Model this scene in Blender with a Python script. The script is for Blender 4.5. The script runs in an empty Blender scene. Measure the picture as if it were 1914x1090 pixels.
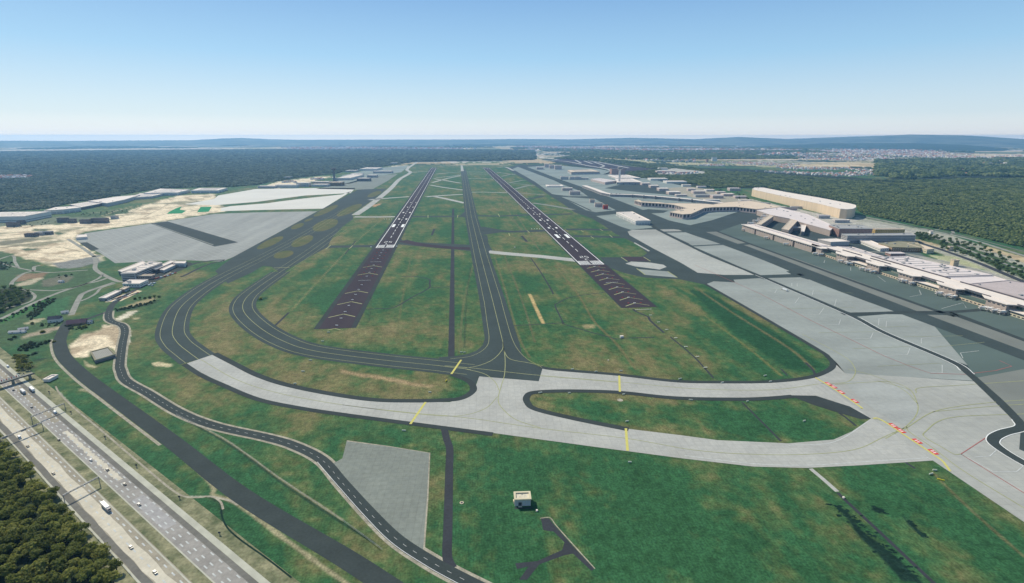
import bpy, bmesh, math, random
import numpy as np
from mathutils import Vector, Matrix
from mathutils.geometry import tessellate_polygon
rnd = random.Random(7)
nrs = np.random.RandomState(11)
sc = bpy.context.scene
C = sc.collection
rad = math.radians

# ------------------------------------------------------------------ camera, world, sun, exposure
CAM_H, FPX, PITCH, YAW = 291.0, 993.0, rad(16.17), rad(6.13)
cd = bpy.data.cameras.new('camera'); cam = bpy.data.objects.new('camera', cd); C.objects.link(cam)
cam.location = (0, 0, CAM_H); cam.rotation_euler = (math.pi/2 - PITCH, 0, -YAW)
cd.sensor_fit = 'HORIZONTAL'; cd.sensor_width = 36.0; cd.lens = 36.0*FPX/1914.0
cd.clip_start = 1.0; cd.clip_end = 200000.0
sc.camera = cam
SUN_EL, SUN_AZ = rad(42), rad(-36)          # azimuth from +Y towards +X
w = bpy.data.worlds.new('World'); sc.world = w; w.use_nodes = True
wn = w.node_tree; bg = wn.nodes['Background']
sky = wn.nodes.new('ShaderNodeTexSky'); sky.sky_type = 'NISHITA'; sky.sun_disc = False
sky.sun_elevation = SUN_EL; sky.sun_rotation = SUN_AZ
sky.altitude = 100; sky.air_density = 1.0; sky.dust_density = 0.3; sky.ozone_density = 2.0
tcn = wn.nodes.new('ShaderNodeTexCoord'); sxyz = wn.nodes.new('ShaderNodeSeparateXYZ'); wn.links.new(tcn.outputs['Generated'], sxyz.inputs[0])
ramp = wn.nodes.new('ShaderNodeValToRGB'); wn.links.new(sxyz.outputs['Z'], ramp.inputs[0]); cr = ramp.color_ramp
SKYC = [(0.0, (1.9, 1.6, 1.2)), (.003, (1.7, 1.45, 1.15)), (.007, (1.12, 1.08, 1.02)), (.014, (.92, .96, .97)), (.036, (.70, .84, .92)), (.13, (.375, .655, .91)), (.24, (.205, .425, .76)), (.5, (.15, .29, .50)), (1.0, (.11, .20, .36))]
cr.elements[0].position = 0.0; cr.elements[0].color = (*SKYC[0][1], 1); cr.elements[1].position = 1.0; cr.elements[1].color = (*SKYC[-1][1], 1)
for p_, c_ in SKYC[1:-1]: e_ = cr.elements.new(p_); e_.color = (*c_, 1)
SKY_STRENGTH = 0.105
up_ = wn.nodes.new('ShaderNodeVectorMath'); up_.operation = 'SCALE'; up_.inputs['Scale'].default_value = 1.0/SKY_STRENGTH; wn.links.new(ramp.outputs['Color'], up_.inputs[0])
mxs = wn.nodes.new('ShaderNodeMix'); mxs.data_type = 'RGBA'; mxs.inputs['Factor'].default_value = .82
wn.links.new(sky.outputs[0], mxs.inputs['A']); wn.links.new(up_.outputs['Vector'], mxs.inputs['B']); wn.links.new(mxs.outputs['Result'], bg.inputs[0]); bg.inputs[1].default_value = SKY_STRENGTH
sd = bpy.data.lights.new('sun', 'SUN'); sd.energy = 5.0; sd.angle = rad(0.55); sd.color = (1.0, 0.93, 0.77)
so = bpy.data.objects.new('sun', sd); C.objects.link(so); so.location = (-200, 400, 900)
sv = Vector((math.sin(SUN_AZ)*math.cos(SUN_EL), math.cos(SUN_AZ)*math.cos(SUN_EL), math.sin(SUN_EL)))
so.rotation_euler = sv.to_track_quat('Z', 'Y').to_euler()
sc.view_settings.view_transform = 'Standard'; sc.view_settings.look = 'None'
sc.view_settings.exposure = 0.0; sc.view_settings.gamma = 1.0; sc.view_settings.use_curve_mapping = False
HAZE_DENSITY, HAZE_COLOR = 4.0e-5, (0.30, 0.60, 1.0)
sc.cycles.volume_bounces = 1; sc.cycles.max_bounces = 5; sc.cycles.diffuse_bounces = 2

# ------------------------------------------------------------------ survey: photograph pixel -> point on the ground
_cp, _sp, _cy, _sy = math.cos(PITCH), math.sin(PITCH), math.cos(YAW), math.sin(YAW)
FW = np.array([_sy*_cp, _cy*_cp, -_sp]); RT = np.array([_cy, -_sy, 0.0]); UP = np.cross(RT, FW)
def G(x, y, z=0.0):
    d = FW*FPX + RT*(x-957.0) + UP*(545.0-y); t = (z-CAM_H)/d[2]
    return np.array([d[0]*t, d[1]*t, z])
def pix_y(p):
    v = np.array(p, float) - [0, 0, CAM_H]; return 545 - FPX*(v@UP)/(v@FW)
def height_at(x, ytop, ybase):
    b = G(x, ybase); lo, hi = 0.0, 260.0
    for _ in range(40):
        m = (lo+hi)/2
        if pix_y((b[0], b[1], m)) > ytop: lo = m
        else: hi = m
    return lo
def GP(pts): return [tuple(G(*p)[:2]) for p in pts]

# ------------------------------------------------------------------ materials
def mat(name, col, rough=0.95, var=0.12, scale=0.05, col2=None, detail=4.0, streak=None, spec=0.06, metal=0.0, fine=None, joints=None):
    m = bpy.data.materials.new(name); m.use_nodes = True; nt = m.node_tree; b = nt.nodes['Principled BSDF']
    b.inputs['Roughness'].default_value = rough; b.inputs['Specular IOR Level'].default_value = spec; b.inputs['Metallic'].default_value = metal
    g = nt.nodes.new('ShaderNodeNewGeometry')
    src = g.outputs['Position']
    if streak:
        mp = nt.nodes.new('ShaderNodeMapping'); mp.inputs['Scale'].default_value = streak[:3]
        if len(streak) > 3: mp.inputs['Rotation'].default_value = (0, 0, streak[3])
        nt.links.new(src, mp.inputs[0]); src = mp.outputs[0]
    n = nt.nodes.new('ShaderNodeTexNoise'); n.inputs['Scale'].default_value = scale; n.inputs['Detail'].default_value = detail
    nt.links.new(src, n.inputs['Vector'])
    r = nt.nodes.new('ShaderNodeMapRange'); r.inputs['From Min'].default_value = 0.3; r.inputs['From Max'].default_value = 0.7
    nt.links.new(n.outputs['Fac'], r.inputs['Value'])
    c2 = col2 or tuple(min(1, c*(1+var)) for c in col); c1 = col if col2 else tuple(c*(1-var) for c in col)
    mx = nt.nodes.new('ShaderNodeMix'); mx.data_type = 'RGBA'
    mx.inputs['A'].default_value = (*c1, 1); mx.inputs['B'].default_value = (*c2, 1)
    nt.links.new(r.outputs['Result'], mx.inputs['Factor']); out = mx.outputs['Result']
    if fine:
        f = nt.nodes.new('ShaderNodeTexNoise'); f.inputs['Scale'].default_value = fine[0]; f.inputs['Detail'].default_value = 3
        nt.links.new(g.outputs['Position'], f.inputs['Vector'])
        fr = nt.nodes.new('ShaderNodeMapRange'); fr.inputs['From Min'].default_value = .3; fr.inputs['From Max'].default_value = .7
        fr.inputs['To Min'].default_value = 1-fine[1]; fr.inputs['To Max'].default_value = 1+fine[1]
        nt.links.new(f.outputs['Fac'], fr.inputs['Value'])
        vm = nt.nodes.new('ShaderNodeVectorMath'); vm.operation = 'SCALE'
        nt.links.new(out, vm.inputs[0]); nt.links.new(fr.outputs['Result'], vm.inputs['Scale']); out = vm.outputs['Vector']
    if joints:
        bt = nt.nodes.new('ShaderNodeTexBrick'); bt.offset = 0.0; bt.inputs['Color1'].default_value = (1.03, 1.03, 1.02, 1); bt.inputs['Color2'].default_value = (.965, .97, .975, 1); bt.inputs['Mortar'].default_value = (.80, .80, .79, 1)
        bt.inputs['Scale'].default_value = 1.0; bt.inputs['Mortar Size'].default_value = .16; bt.inputs['Brick Width'].default_value = joints; bt.inputs['Row Height'].default_value = joints; bt.inputs['Mortar Smooth'].default_value = .3
        mj = nt.nodes.new('ShaderNodeMapping'); mj.inputs['Rotation'].default_value = (0, 0, .06); nt.links.new(g.outputs['Position'], mj.inputs[0]); nt.links.new(mj.outputs[0], bt.inputs['Vector'])
        vm2 = nt.nodes.new('ShaderNodeVectorMath'); vm2.operation = 'MULTIPLY'; nt.links.new(out, vm2.inputs[0]); nt.links.new(bt.outputs['Color'], vm2.inputs[1]); out = vm2.outputs['Vector']
    nt.links.new(out, b.inputs['Base Color'])
    return m
M = {}
M['taxi'] = mat('taxiway_asphalt', (.054, .071, .070), var=.10, scale=.02, fine=(.25, .08))
M['shoulder'] = mat('shoulder_asphalt', (.045, .055, .055), var=.10, scale=.03, fine=(.3, .08))
M['runway'] = mat('runway_asphalt', (.052, .041, .050), var=.14, scale=.02, streak=(1, .06, 1), fine=(.3, .06))
M['road'] = mat('road_asphalt', (.048, .060, .059), var=.10, scale=.05, fine=(.5, .1))
M['path'] = mat('path_asphalt', (.046, .050, .058), var=.10, scale=.06, fine=(.5, .1))
M['oldroad'] = mat('old_road', (.27, .265, .23), var=.2, scale=.06, fine=(.4, .12))
M['conc'] = mat('taxiway_concrete', (.41, .405, .375), var=.11, scale=.02, fine=(.25, .07), joints=7.5)
M['conc_far'] = mat('bright_concrete', (.64, .61, .55), var=.05, scale=.006)
M['conc_grey'] = mat('grey_concrete', (.215, .232, .205), var=.09, scale=.02, fine=(.25, .10), joints=6.0)
M['apron_tile'] = mat('slab_apron', (.30, .305, .285), var=.13, scale=.02, streak=(1, .12, 1, .15), fine=(.05, .06))
M['apron'] = mat('apron_asphalt', (.285, .305, .285), var=.14, scale=.012, streak=(.35, 1, 1, .5), fine=(.1, .05))
M['apron_light'] = mat('apron_concrete', (.385, .385, .355), var=.20, scale=.006, streak=(.35, 1, 1, .5), fine=(.1, .06), joints=7.5)
M['apron_green'] = mat('stand_asphalt', (.098, .132, .120), var=.14, scale=.012, streak=(.3, 1, 1, .3))
M['apron_mid'] = mat('strip_concrete', (.19, .20, .18), var=.10, scale=.015)
M['apron_pale'] = mat('pale_stand', (.235, .27, .25), var=.16, scale=.01, streak=(.3, 1, 1))
M['rubber'] = mat('tyre_rubber_deposit', (.030, .025, .030), var=.2, scale=.05, streak=(1, .05, 1))
M['stain'] = mat('stained_concrete', (.345, .355, .335), var=.12, scale=.03, streak=(.35, 1, 1, .5), fine=(.2, .06))
M['white'] = mat('white_marking', (.80, .80, .78), var=.06, scale=.3)
M['worn'] = mat('worn_white_marking', (.52, .53, .51), var=.15, scale=.3)
M['yellow'] = mat('yellow_marking', (.56, .51, .15), var=.08, scale=.3)
M['paleyellow'] = mat('faded_yellow_marking', (.34, .35, .18), var=.12, scale=.2)
M['redline'] = mat('red_marking', (.36, .13, .12), var=.15, scale=.2)
M['signred'] = mat('sign_red_paint', (.62, .06, .05), var=.06, scale=.4)
M['verge'] = mat('verge_gravel', (.34, .31, .24), var=.25, scale=.15, fine=(.6, .15))
M['sand'] = mat('sand', (.66, .53, .36), var=.16, scale=.03, fine=(.2, .1))
M['drygrass'] = mat('dry_grass', (.10, .115, .042), col2=(.20, .155, .07), scale=.02, fine=(.3, .15))
M['isl'] = mat('island_grass', (.075, .100, .040), col2=(.135, .125, .060), scale=.03, fine=(.25, .15))
M['lush'] = mat('lush_grass', (.026, .085, .036), col2=(.055, .120, .045), scale=.03, fine=(.3, .2))
M['hedge'] = mat('bright_shrub', (.03, .12, .03), col2=(.06, .22, .04), scale=.15)
M['darkgrass'] = mat('dark_damp_grass', (.010, .030, .022), var=.3, scale=.1)
M['turf'] = mat('sports_turf', (.02, .22, .09), var=.3, scale=.06)
M['mw'] = mat('motorway_asphalt', (.33, .295, .23), var=.16, scale=.06, streak=(1, 1, 1), fine=(.35, .1))
M['mw2'] = mat('motorway_grey_asphalt', (.31, .29, .265), var=.16, scale=.05, fine=(.35, .1))
M['mwpale'] = mat('motorway_new_concrete', (.56, .51, .41), var=.10, scale=.06, fine=(.3, .08))
M['mwgrey'] = mat('motorway_patched_grey', (.37, .355, .345), var=.12, scale=.06, fine=(.3, .1))
M['bay_door'] = mat('pale_bay_door', (.47, .46, .44), var=.08, scale=.1)
M['mwdark'] = mat('motorway_dark_lane', (.17, .163, .145), var=.15, scale=.05, fine=(.3, .1))
M['kerbpale'] = mat('pale_barrier_concrete', (.46, .45, .37), var=.12, scale=.1)
M['vergegreen'] = mat('rough_verge', (.095, .115, .060), col2=(.30, .28, .17), scale=.07, fine=(.4, .25))
# buildings
M['wall_white'] = mat('white_cladding', (.74, .69, .62), var=.05, scale=.08)
M['wall_cream'] = mat('cream_render', (.62, .54, .38), var=.06, scale=.08)
M['wall_grey'] = mat('grey_cladding', (.52, .48, .45), var=.08, scale=.08, streak=(3, 3, .2))
M['wall_taupe'] = mat('taupe_cladding', (.42, .34, .29), var=.08, scale=.1, streak=(2, 2, .3))
M['wall_brick'] = mat('red_brick_wall', (.44, .27, .22), var=.1, scale=.2)
M['wall_tan'] = mat('tan_cladding', (.70, .54, .375), var=.08, scale=.05, streak=(2, 2, .1))
M['wall_yellow'] = mat('ochre_render', (.62, .42, .15), var=.08, scale=.1)
M['wall_brown'] = mat('brown_wall', (.27, .18, .11), var=.1, scale=.1)
M['wall_dark'] = mat('dark_cladding_and_shade', (.20, .18, .175), var=.1, scale=.1)  # also the painted shade in the front terminal recesses
M['wall_pink'] = mat('pinkish_wall', (.58, .46, .41), var=.06, scale=.1)
M['wall_red'] = mat('red_panel', (.42, .07, .06), var=.08, scale=.1)
M['roof_white'] = mat('white_roof', (.75, .66, .585), var=.05, scale=.05, fine=(.3, .05))
M['roof_pink'] = mat('pale_pinkish_roof', (.67, .59, .56), var=.05, scale=.04, fine=(.2, .05))
M['roof_mauve'] = mat('mauve_grey_roof', (.47, .40, .385), var=.05, scale=.04, fine=(.2, .05))
M['roof_tan'] = mat('tan_roof', (.64, .52, .40), var=.06, scale=.04)
M['roof_grey'] = mat('grey_roof', (.36, .355, .345), var=.08, scale=.05)
M['roof_dark'] = mat('dark_roof', (.10, .095, .11), var=.15, scale=.1)  # also the painted shadow lines on the front terminal roof
M['roof_olive'] = mat('mossy_roof', (.27, .25, .17), var=.12, scale=.08)
M['roof_red'] = mat('red_tile_roof', (.38, .15, .09), var=.15, scale=.1)
M['rustroof'] = mat('rust_brown_roof', (.20, .12, .13), var=.15, scale=.1)
M['glass'] = mat('window_glass', (.035, .045, .06), rough=.15, var=.2, scale=.2, spec=.6)
M['greenglass'] = mat('green_glass', (.12, .17, .14), rough=.3, var=.1, scale=.1, spec=.5)
M['door'] = mat('dark_door', (.07, .075, .085), var=.1, scale=.2)
M['metal'] = mat('grey_steel', (.22, .23, .24), rough=.5, var=.1, scale=.2, spec=.5)
M['lightsteel'] = mat('pale_steel', (.50, .52, .52), rough=.45, var=.08, scale=.2, spec=.5)
M['tyre'] = mat('black_rubber', (.02, .02, .02), var=.1, scale=1.0)
M['bark'] = mat('bark', (.09, .065, .045), var=.2, scale=.5)
M['lampwhite'] = mat('white_lamp_housing', (.85, .86, .84), var=.03, scale=.5)
M['lampred'] = mat('red_lamp_housing', (.5, .06, .05), var=.08, scale=.5)
M['signyellow'] = mat('yellow_sign_panel', (.75, .60, .05), var=.04, scale=.5)
M['signwhite'] = mat('pale_sign_panel', (.66, .66, .55), var=.05, scale=.5)

def leaf_mat(name, c1, c2, c3):
    m = bpy.data.materials.new(name); m.use_nodes = True; nt = m.node_tree; b = nt.nodes['Principled BSDF']
    b.inputs['Roughness'].default_value = .75; b.inputs['Specular IOR Level'].default_value = .2
    oi = nt.nodes.new('ShaderNodeObjectInfo'); g = nt.nodes.new('ShaderNodeNewGeometry')
    n = nt.nodes.new('ShaderNodeTexNoise'); n.inputs['Scale'].default_value = .35; n.inputs['Detail'].default_value = 3
    nt.links.new(g.outputs['Position'], n.inputs['Vector'])
    big = nt.nodes.new('ShaderNodeTexNoise'); big.inputs['Scale'].default_value = .012; big.inputs['Detail'].default_value = 3
    nt.links.new(g.outputs['Position'], big.inputs['Vector'])
    rmp = nt.nodes.new('ShaderNodeValToRGB'); rmp.color_ramp.elements[0].color = (*c1, 1); rmp.color_ramp.elements[1].color = (*c3, 1)
    e = rmp.color_ramp.elements.new(.5); e.color = (*c2, 1)
    a = nt.nodes.new('ShaderNodeMath'); a.operation = 'MULTIPLY_ADD'; a.inputs[1].default_value = .75
    nt.links.new(oi.outputs['Random'], a.inputs[0])
    r = nt.nodes.new('ShaderNodeMapRange'); r.inputs['From Min'].default_value = .3; r.inputs['From Max'].default_value = .7
    r.inputs['To Min'].default_value = -.15; r.inputs['To Max'].default_value = .4
    mm = nt.nodes.new('ShaderNodeMath'); mm.operation = 'ADD'
    nt.links.new(n.outputs['Fac'], mm.inputs[0]); nt.links.new(big.outputs['Fac'], mm.inputs[1])
    h = nt.nodes.new('ShaderNodeMath'); h.operation = 'MULTIPLY'; h.inputs[1].default_value = .5
    nt.links.new(mm.outputs[0], h.inputs[0]); nt.links.new(h.outputs[0], r.inputs['Value'])
    nt.links.new(r.outputs['Result'], a.inputs[2]); nt.links.new(a.outputs[0], rmp.inputs[0])
    nt.links.new(rmp.outputs[0], b.inputs['Base Color'])
    tl = nt.nodes.new('ShaderNodeBsdfTranslucent'); nt.links.new(rmp.outputs[0], tl.inputs[0]); ms = nt.nodes.new('ShaderNodeMixShader'); ms.inputs[0].default_value = .5
    nt.links.new(b.outputs[0], ms.inputs[1]); nt.links.new(tl.outputs[0], ms.inputs[2]); nt.links.new(ms.outputs[0], nt.nodes['Material Output'].inputs['Surface'])
    return m
M['leaf'] = leaf_mat('broadleaf_foliage', (.11, .13, .030), (.21, .23, .052), (.33, .32, .085))
M['leaf_green'] = leaf_mat('green_foliage', (.05, .10, .028), (.10, .16, .045), (.17, .22, .07))
M['scrub'] = leaf_mat('scrub_foliage', (.016, .045, .018), (.040, .085, .028), (.09, .13, .04))
M['wood_left'] = leaf_mat('dark_forest_foliage', (.030, .055, .032), (.13, .175, .095), (.32, .35, .20))
M['wood_right'] = leaf_mat('green_forest_foliage', (.034, .075, .026), (.145, .20, .062), (.33, .36, .13))

# ------------------------------------------------------------------ object helpers
def mesh_obj(name, verts, faces, m, parent=None, smooth=False):
    me = bpy.data.meshes.new(name); me.from_pydata([tuple(map(float, v)) for v in verts], [], faces)
    mats = m if isinstance(m, (list, tuple)) else [m]
    for mm in mats: me.materials.append(mm)
    me.update()
    if smooth: me.shade_smooth()
    o = bpy.data.objects.new(name, me); C.objects.link(o)
    if parent is not None: o.parent = parent
    return o
def tag(o, label, cat, group=None, kind=None):
    if label: o['label'] = label
    if cat: o['category'] = cat
    if group: o['group'] = group
    if kind: o['kind'] = kind
    return o
def thing(name, loc, label, cat, group=None, rz=0.0):
    o = bpy.data.objects.new(name, None); C.objects.link(o); o.location = loc; o.rotation_euler = (0, 0, rz)
    o.empty_display_size = 1.0
    return tag(o, label, cat, group)
def struct(o): o['kind'] = 'structure'; return o
def area2(p): return sum(p[i][0]*p[(i+1) % len(p)][1]-p[(i+1) % len(p)][0]*p[i][1] for i in range(len(p)))
LAYER = 0.05
def sheet(name, loops, layer, m, parent=None, kind='structure'):
    """flat polygon (with optional holes) on the ground; loops are lists of world xy"""
    if not isinstance(loops[0], list): loops = [loops]
    vl = [[Vector((p[0], p[1], 0)) for p in l] for l in loops]
    tris = tessellate_polygon(vl); vs = [v for l in vl for v in l]
    z = layer*LAYER; fs = []
    for t in tris:
        a, b, c = (vs[i] for i in t)
        if (b-a).cross(c-a).z < 0: t = t[::-1]
        fs.append(tuple(t))
    o = mesh_obj(name, [(v.x, v.y, z) for v in vs], fs, m, parent)
    if parent is None and kind: o['kind'] = kind
    return o
def area_px(name, pts, layer, m, parent=None): return sheet(name, GP(pts), layer, m, parent)
def smooth_path(p, n=7):
    p = [np.array(q, float) for q in p]
    if len(p) < 3: return p
    q = [2*p[0]-p[1]] + p + [2*p[-1]-p[-2]]; out = []
    for i in range(1, len(q)-2):
        for k in range(n):
            t = k/n; a, b, c, d = q[i-1], q[i], q[i+1], q[i+2]
            out.append(.5*((2*b)+(-a+c)*t+(2*a-5*b+4*c-d)*t*t+(-a+3*b-3*c+d)*t**3))
    out.append(p[-1]); return out
def normals(P):
    N = []
    for i in range(len(P)):
        d = P[min(i+1, len(P)-1)]-P[max(i-1, 0)]; d = d/(np.linalg.norm(d)+1e-9); N.append(np.array([d[1], -d[0]]))
    return N
def strip(paths, width, layer, dash=None):
    vs, fs = [], []; z = layer*LAYER
    for P in paths:
        N = normals(P)
        if dash:
            s = np.concatenate([[0], np.cumsum([np.linalg.norm(P[i+1]-P[i]) for i in range(len(P)-1)])])
            X = lambda d, k: np.interp(d, s, [p[k] for p in P])
            d = dash[1]/2
            while d+dash[0] < s[-1]:
                a, b = np.array([X(d, 0), X(d, 1)]), np.array([X(d+dash[0], 0), X(d+dash[0], 1)])
                t = (b-a)/np.linalg.norm(b-a); n = np.array([t[1], -t[0]])*width/2; k = len(vs)
                vs += [(*(a-n), z), (*(a+n), z), (*(b+n), z), (*(b-n), z)]; fs.append((k, k+1, k+2, k+3)); d += sum(dash)
        else:
            k = len(vs)
            for p, n in zip(P, N): vs += [(*(p-n*width/2), z), (*(p+n*width/2), z)]
            fs += [(k+2*i, k+2*i+1, k+2*i+3, k+2*i+2) for i in range(len(P)-1)]
    return vs, fs
def ribbon(name, pts, width, layer, m, parent=None, curve=True, off=0.0, dash=None, world=False):
    P = [np.array(p, float) for p in (pts if world else GP(pts))]
    if curve: P = smooth_path(P)
    if off: P = [p+n*off for p, n in zip(P, normals(P))]
    vs, fs = strip([P], width, layer, dash); o = mesh_obj(name, vs, fs, m, parent)
    if parent is None: o['kind'] = 'structure'
    return o
def lines(name, list_px, width, layer, m, parent, curve=True):
    vs, fs = strip([smooth_path([np.array(q) for q in GP(l)]) if curve else [np.array(q) for q in GP(l)] for l in list_px], width, layer)
    return mesh_obj(name, vs, fs, m, parent)
def ellipse(cx, cy, a, b, tilt=0.0, n=28):
    t = rad(tilt); return [(cx+a*math.cos(u)*math.cos(t)+b*math.sin(u)*math.sin(t), cy-a*math.cos(u)*math.sin(t)+b*math.sin(u)*math.cos(t)) for u in [2*math.pi*i/n for i in range(n)]]
def box(vs, fs, x0, x1, y0, y1, z0, z1):
    k = len(vs); vs += [(x0, y0, z0), (x1, y0, z0), (x1, y1, z0), (x0, y1, z0), (x0, y0, z1), (x1, y0, z1), (x1, y1, z1), (x0, y1, z1)]
    fs += [tuple(k+i for i in f) for f in ((0, 3, 2, 1), (4, 5, 6, 7), (0, 1, 5, 4), (1, 2, 6, 5), (2, 3, 7, 6), (3, 0, 4, 7))]
def boxes(name, bl, m, parent=None):
    vs, fs = [], []
    for b in bl: box(vs, fs, *b)
    return mesh_obj(name, vs, fs, m, parent)
def prism(name, poly, z0, z1, m, parent=None):
    p = list(poly)
    if area2(p) < 0: p.reverse()
    n = len(p); vs = [(x, y, z0) for x, y in p]+[(x, y, z1) for x, y in p]
    tri = tessellate_polygon([[Vector((x, y, 0)) for x, y in p]]); fs = []
    for t in tri:
        a, b, c = (Vector((*p[i], 0)) for i in t)
        if (b-a).cross(c-a).z < 0: t = t[::-1]
        fs.append(tuple(i+n for i in t)); fs.append(tuple(reversed(t)))
    fs += [(i, (i+1) % n, (i+1) % n+n, i+n) for i in range(n)]
    return mesh_obj(name, vs, fs, m, parent)
def tube(vs, fs, p, r0, r1, h, n=10):
    k = len(vs)
    for z, r in ((0, r0), (h, r1)):
        for i in range(n): a = 2*math.pi*i/n; vs.append((p[0]+r*math.cos(a), p[1]+r*math.sin(a), p[2]+z))
    fs += [(k+i, k+(i+1) % n, k+n+(i+1) % n, k+n+i) for i in range(n)]; fs.append(tuple(k+n+i for i in range(n)))
def copy_tree(o, loc, rz=0.0, scale=None, label=None, group=None):
    r = o.copy(); C.objects.link(r); r.location = loc; r.rotation_euler = (0, 0, rz)
    if scale: r.scale = scale
    if label: r['label'] = label
    if group: r['group'] = group
    for ch in list(o.children):
        c = ch.copy(); C.objects.link(c); c.parent = r
        for g in ch.children: d = g.copy(); C.objects.link(d); d.parent = c
    return r

# ------------------------------------------------------------------ numpy noise for the painted ground
def _hash(i, j, s): 
    v = np.sin(i*127.1+j*311.7+s*74.7)*43758.5453; return v-np.floor(v)
def vnoise(x, y, s=0):
    i, j = np.floor(x), np.floor(y); u, v = x-i, y-j; u = u*u*(3-2*u); v = v*v*(3-2*v)
    return (_hash(i, j, s)*(1-u)+_hash(i+1, j, s)*u)*(1-v)+(_hash(i, j+1, s)*(1-u)+_hash(i+1, j+1, s)*u)*v
def fbm(x, y, sc, s=0, o=4):
    t, a, n = 0, .5, 0
    for k in range(o): t = t+a*vnoise(x/sc*2**k, y/sc*2**k, s+k*13); n += a; a *= .55
    return t/n
def poly_sd(X, Y, P):
    """signed distance to polygon: positive inside"""
    P = np.array(P); ins = np.zeros(X.shape, bool); d2 = np.full(X.shape, 1e18); n = len(P)
    for i in range(n):
        x0, y0 = P[i]; x1, y1 = P[(i+1) % n]
        if y1 != y0: ins ^= ((y0 > Y) != (y1 > Y)) & (X < (x1-x0)*(Y-y0)/(y1-y0)+x0)
        ex, ey = x1-x0, y1-y0; t = np.clip(((X-x0)*ex+(Y-y0)*ey)/(ex*ex+ey*ey+1e-9), 0, 1)
        d2 = np.minimum(d2, (X-x0-t*ex)**2+(Y-y0-t*ey)**2)
    d = np.sqrt(d2); return np.where(ins, d, -d)
# ------------------------------------------------------------------ the ground: one sheet to the horizon, its land cover painted as vertex colour
def mix(c, col, a): return c*(1-a[..., None])+np.array(col)*a[..., None]
LUSH, MID, DRY, SOIL = (.030, .098, .040), (.070, .120, .045), (.146, .142, .062), (.22, .175, .09)
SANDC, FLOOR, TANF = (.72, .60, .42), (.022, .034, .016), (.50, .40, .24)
DRYZ = [(.42, 25, [(362, 640), (360, 592), (430, 535), (500, 501), (440, 558), (442, 600), (490, 642), (600, 676), (840, 708), (884, 735), (700, 745), (520, 714), (405, 666)]),
 (.22, 30, [(205, 600), (330, 505), (400, 505), (300, 580), (295, 620), (345, 690), (480, 755), (640, 790), (640, 815), (450, 785), (300, 735), (235, 690)]),
 (.34, 30, [(470, 560), (545, 490), (640, 440), (625, 470), (530, 530), (522, 580), (600, 640), (700, 652), (890, 655), (898, 610), (760, 606), (620, 622), (500, 612)]),
 (.30, 40, [(620, 455), (668, 412), (705, 408), (665, 440), (660, 455), (700, 460)]),
 (.10, 50, [(960, 490), (1080, 490), (1170, 590), (1090, 610), (1000, 540)]),
 (.10, 40, [(975, 630), (1250, 640), (1500, 690), (1400, 705), (1010, 685)]),
 (-.30, 40, [(850, 822), (1280, 868), (1500, 890), (1760, 880), (1914, 1010), (1914, 1100), (840, 1100)]),
 (-.65, 10, [(1250, 533), (1310, 560), (1545, 690), (1480, 692), (1400, 640)]),
 (.10, 12, [(1330, 545), (1350, 545), (1555, 680), (1530, 690)]),
 (-.40, 12, [(575, 560), (660, 500), (690, 470), (690, 485), (640, 560), (612, 600)]),
 (-.35, 12, [(690, 440), (745, 412), (790, 405), (720, 445)]),
 (-.45, 8, [(995, 745), (1150, 752), (1380, 760), (1560, 790), (1500, 820), (1250, 800), (1100, 775)]),
 (-.40, 10, [(120, 735), (170, 760), (420, 935), (640, 1090), (560, 1090), (400, 1000), (250, 880), (140, 780)]),
 (-.40, 8, [(225, 725), (320, 800), (520, 925), (720, 1060), (640, 1015), (400, 870), (220, 730)]),
 (.30, 15, [(890, 395), (960, 400), (1040, 440), (1060, 470), (960, 450), (900, 420)]), (.2, 15, [(900, 360), (980, 360), (1010, 400), (900, 395)]),
 (.28, 12, [(1700, 955), (1790, 1000), (1850, 1080), (1760, 1085), (1690, 1000)]), (.3, 10, [(1330, 940), (1480, 945), (1490, 975), (1350, 985)])]
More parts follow.
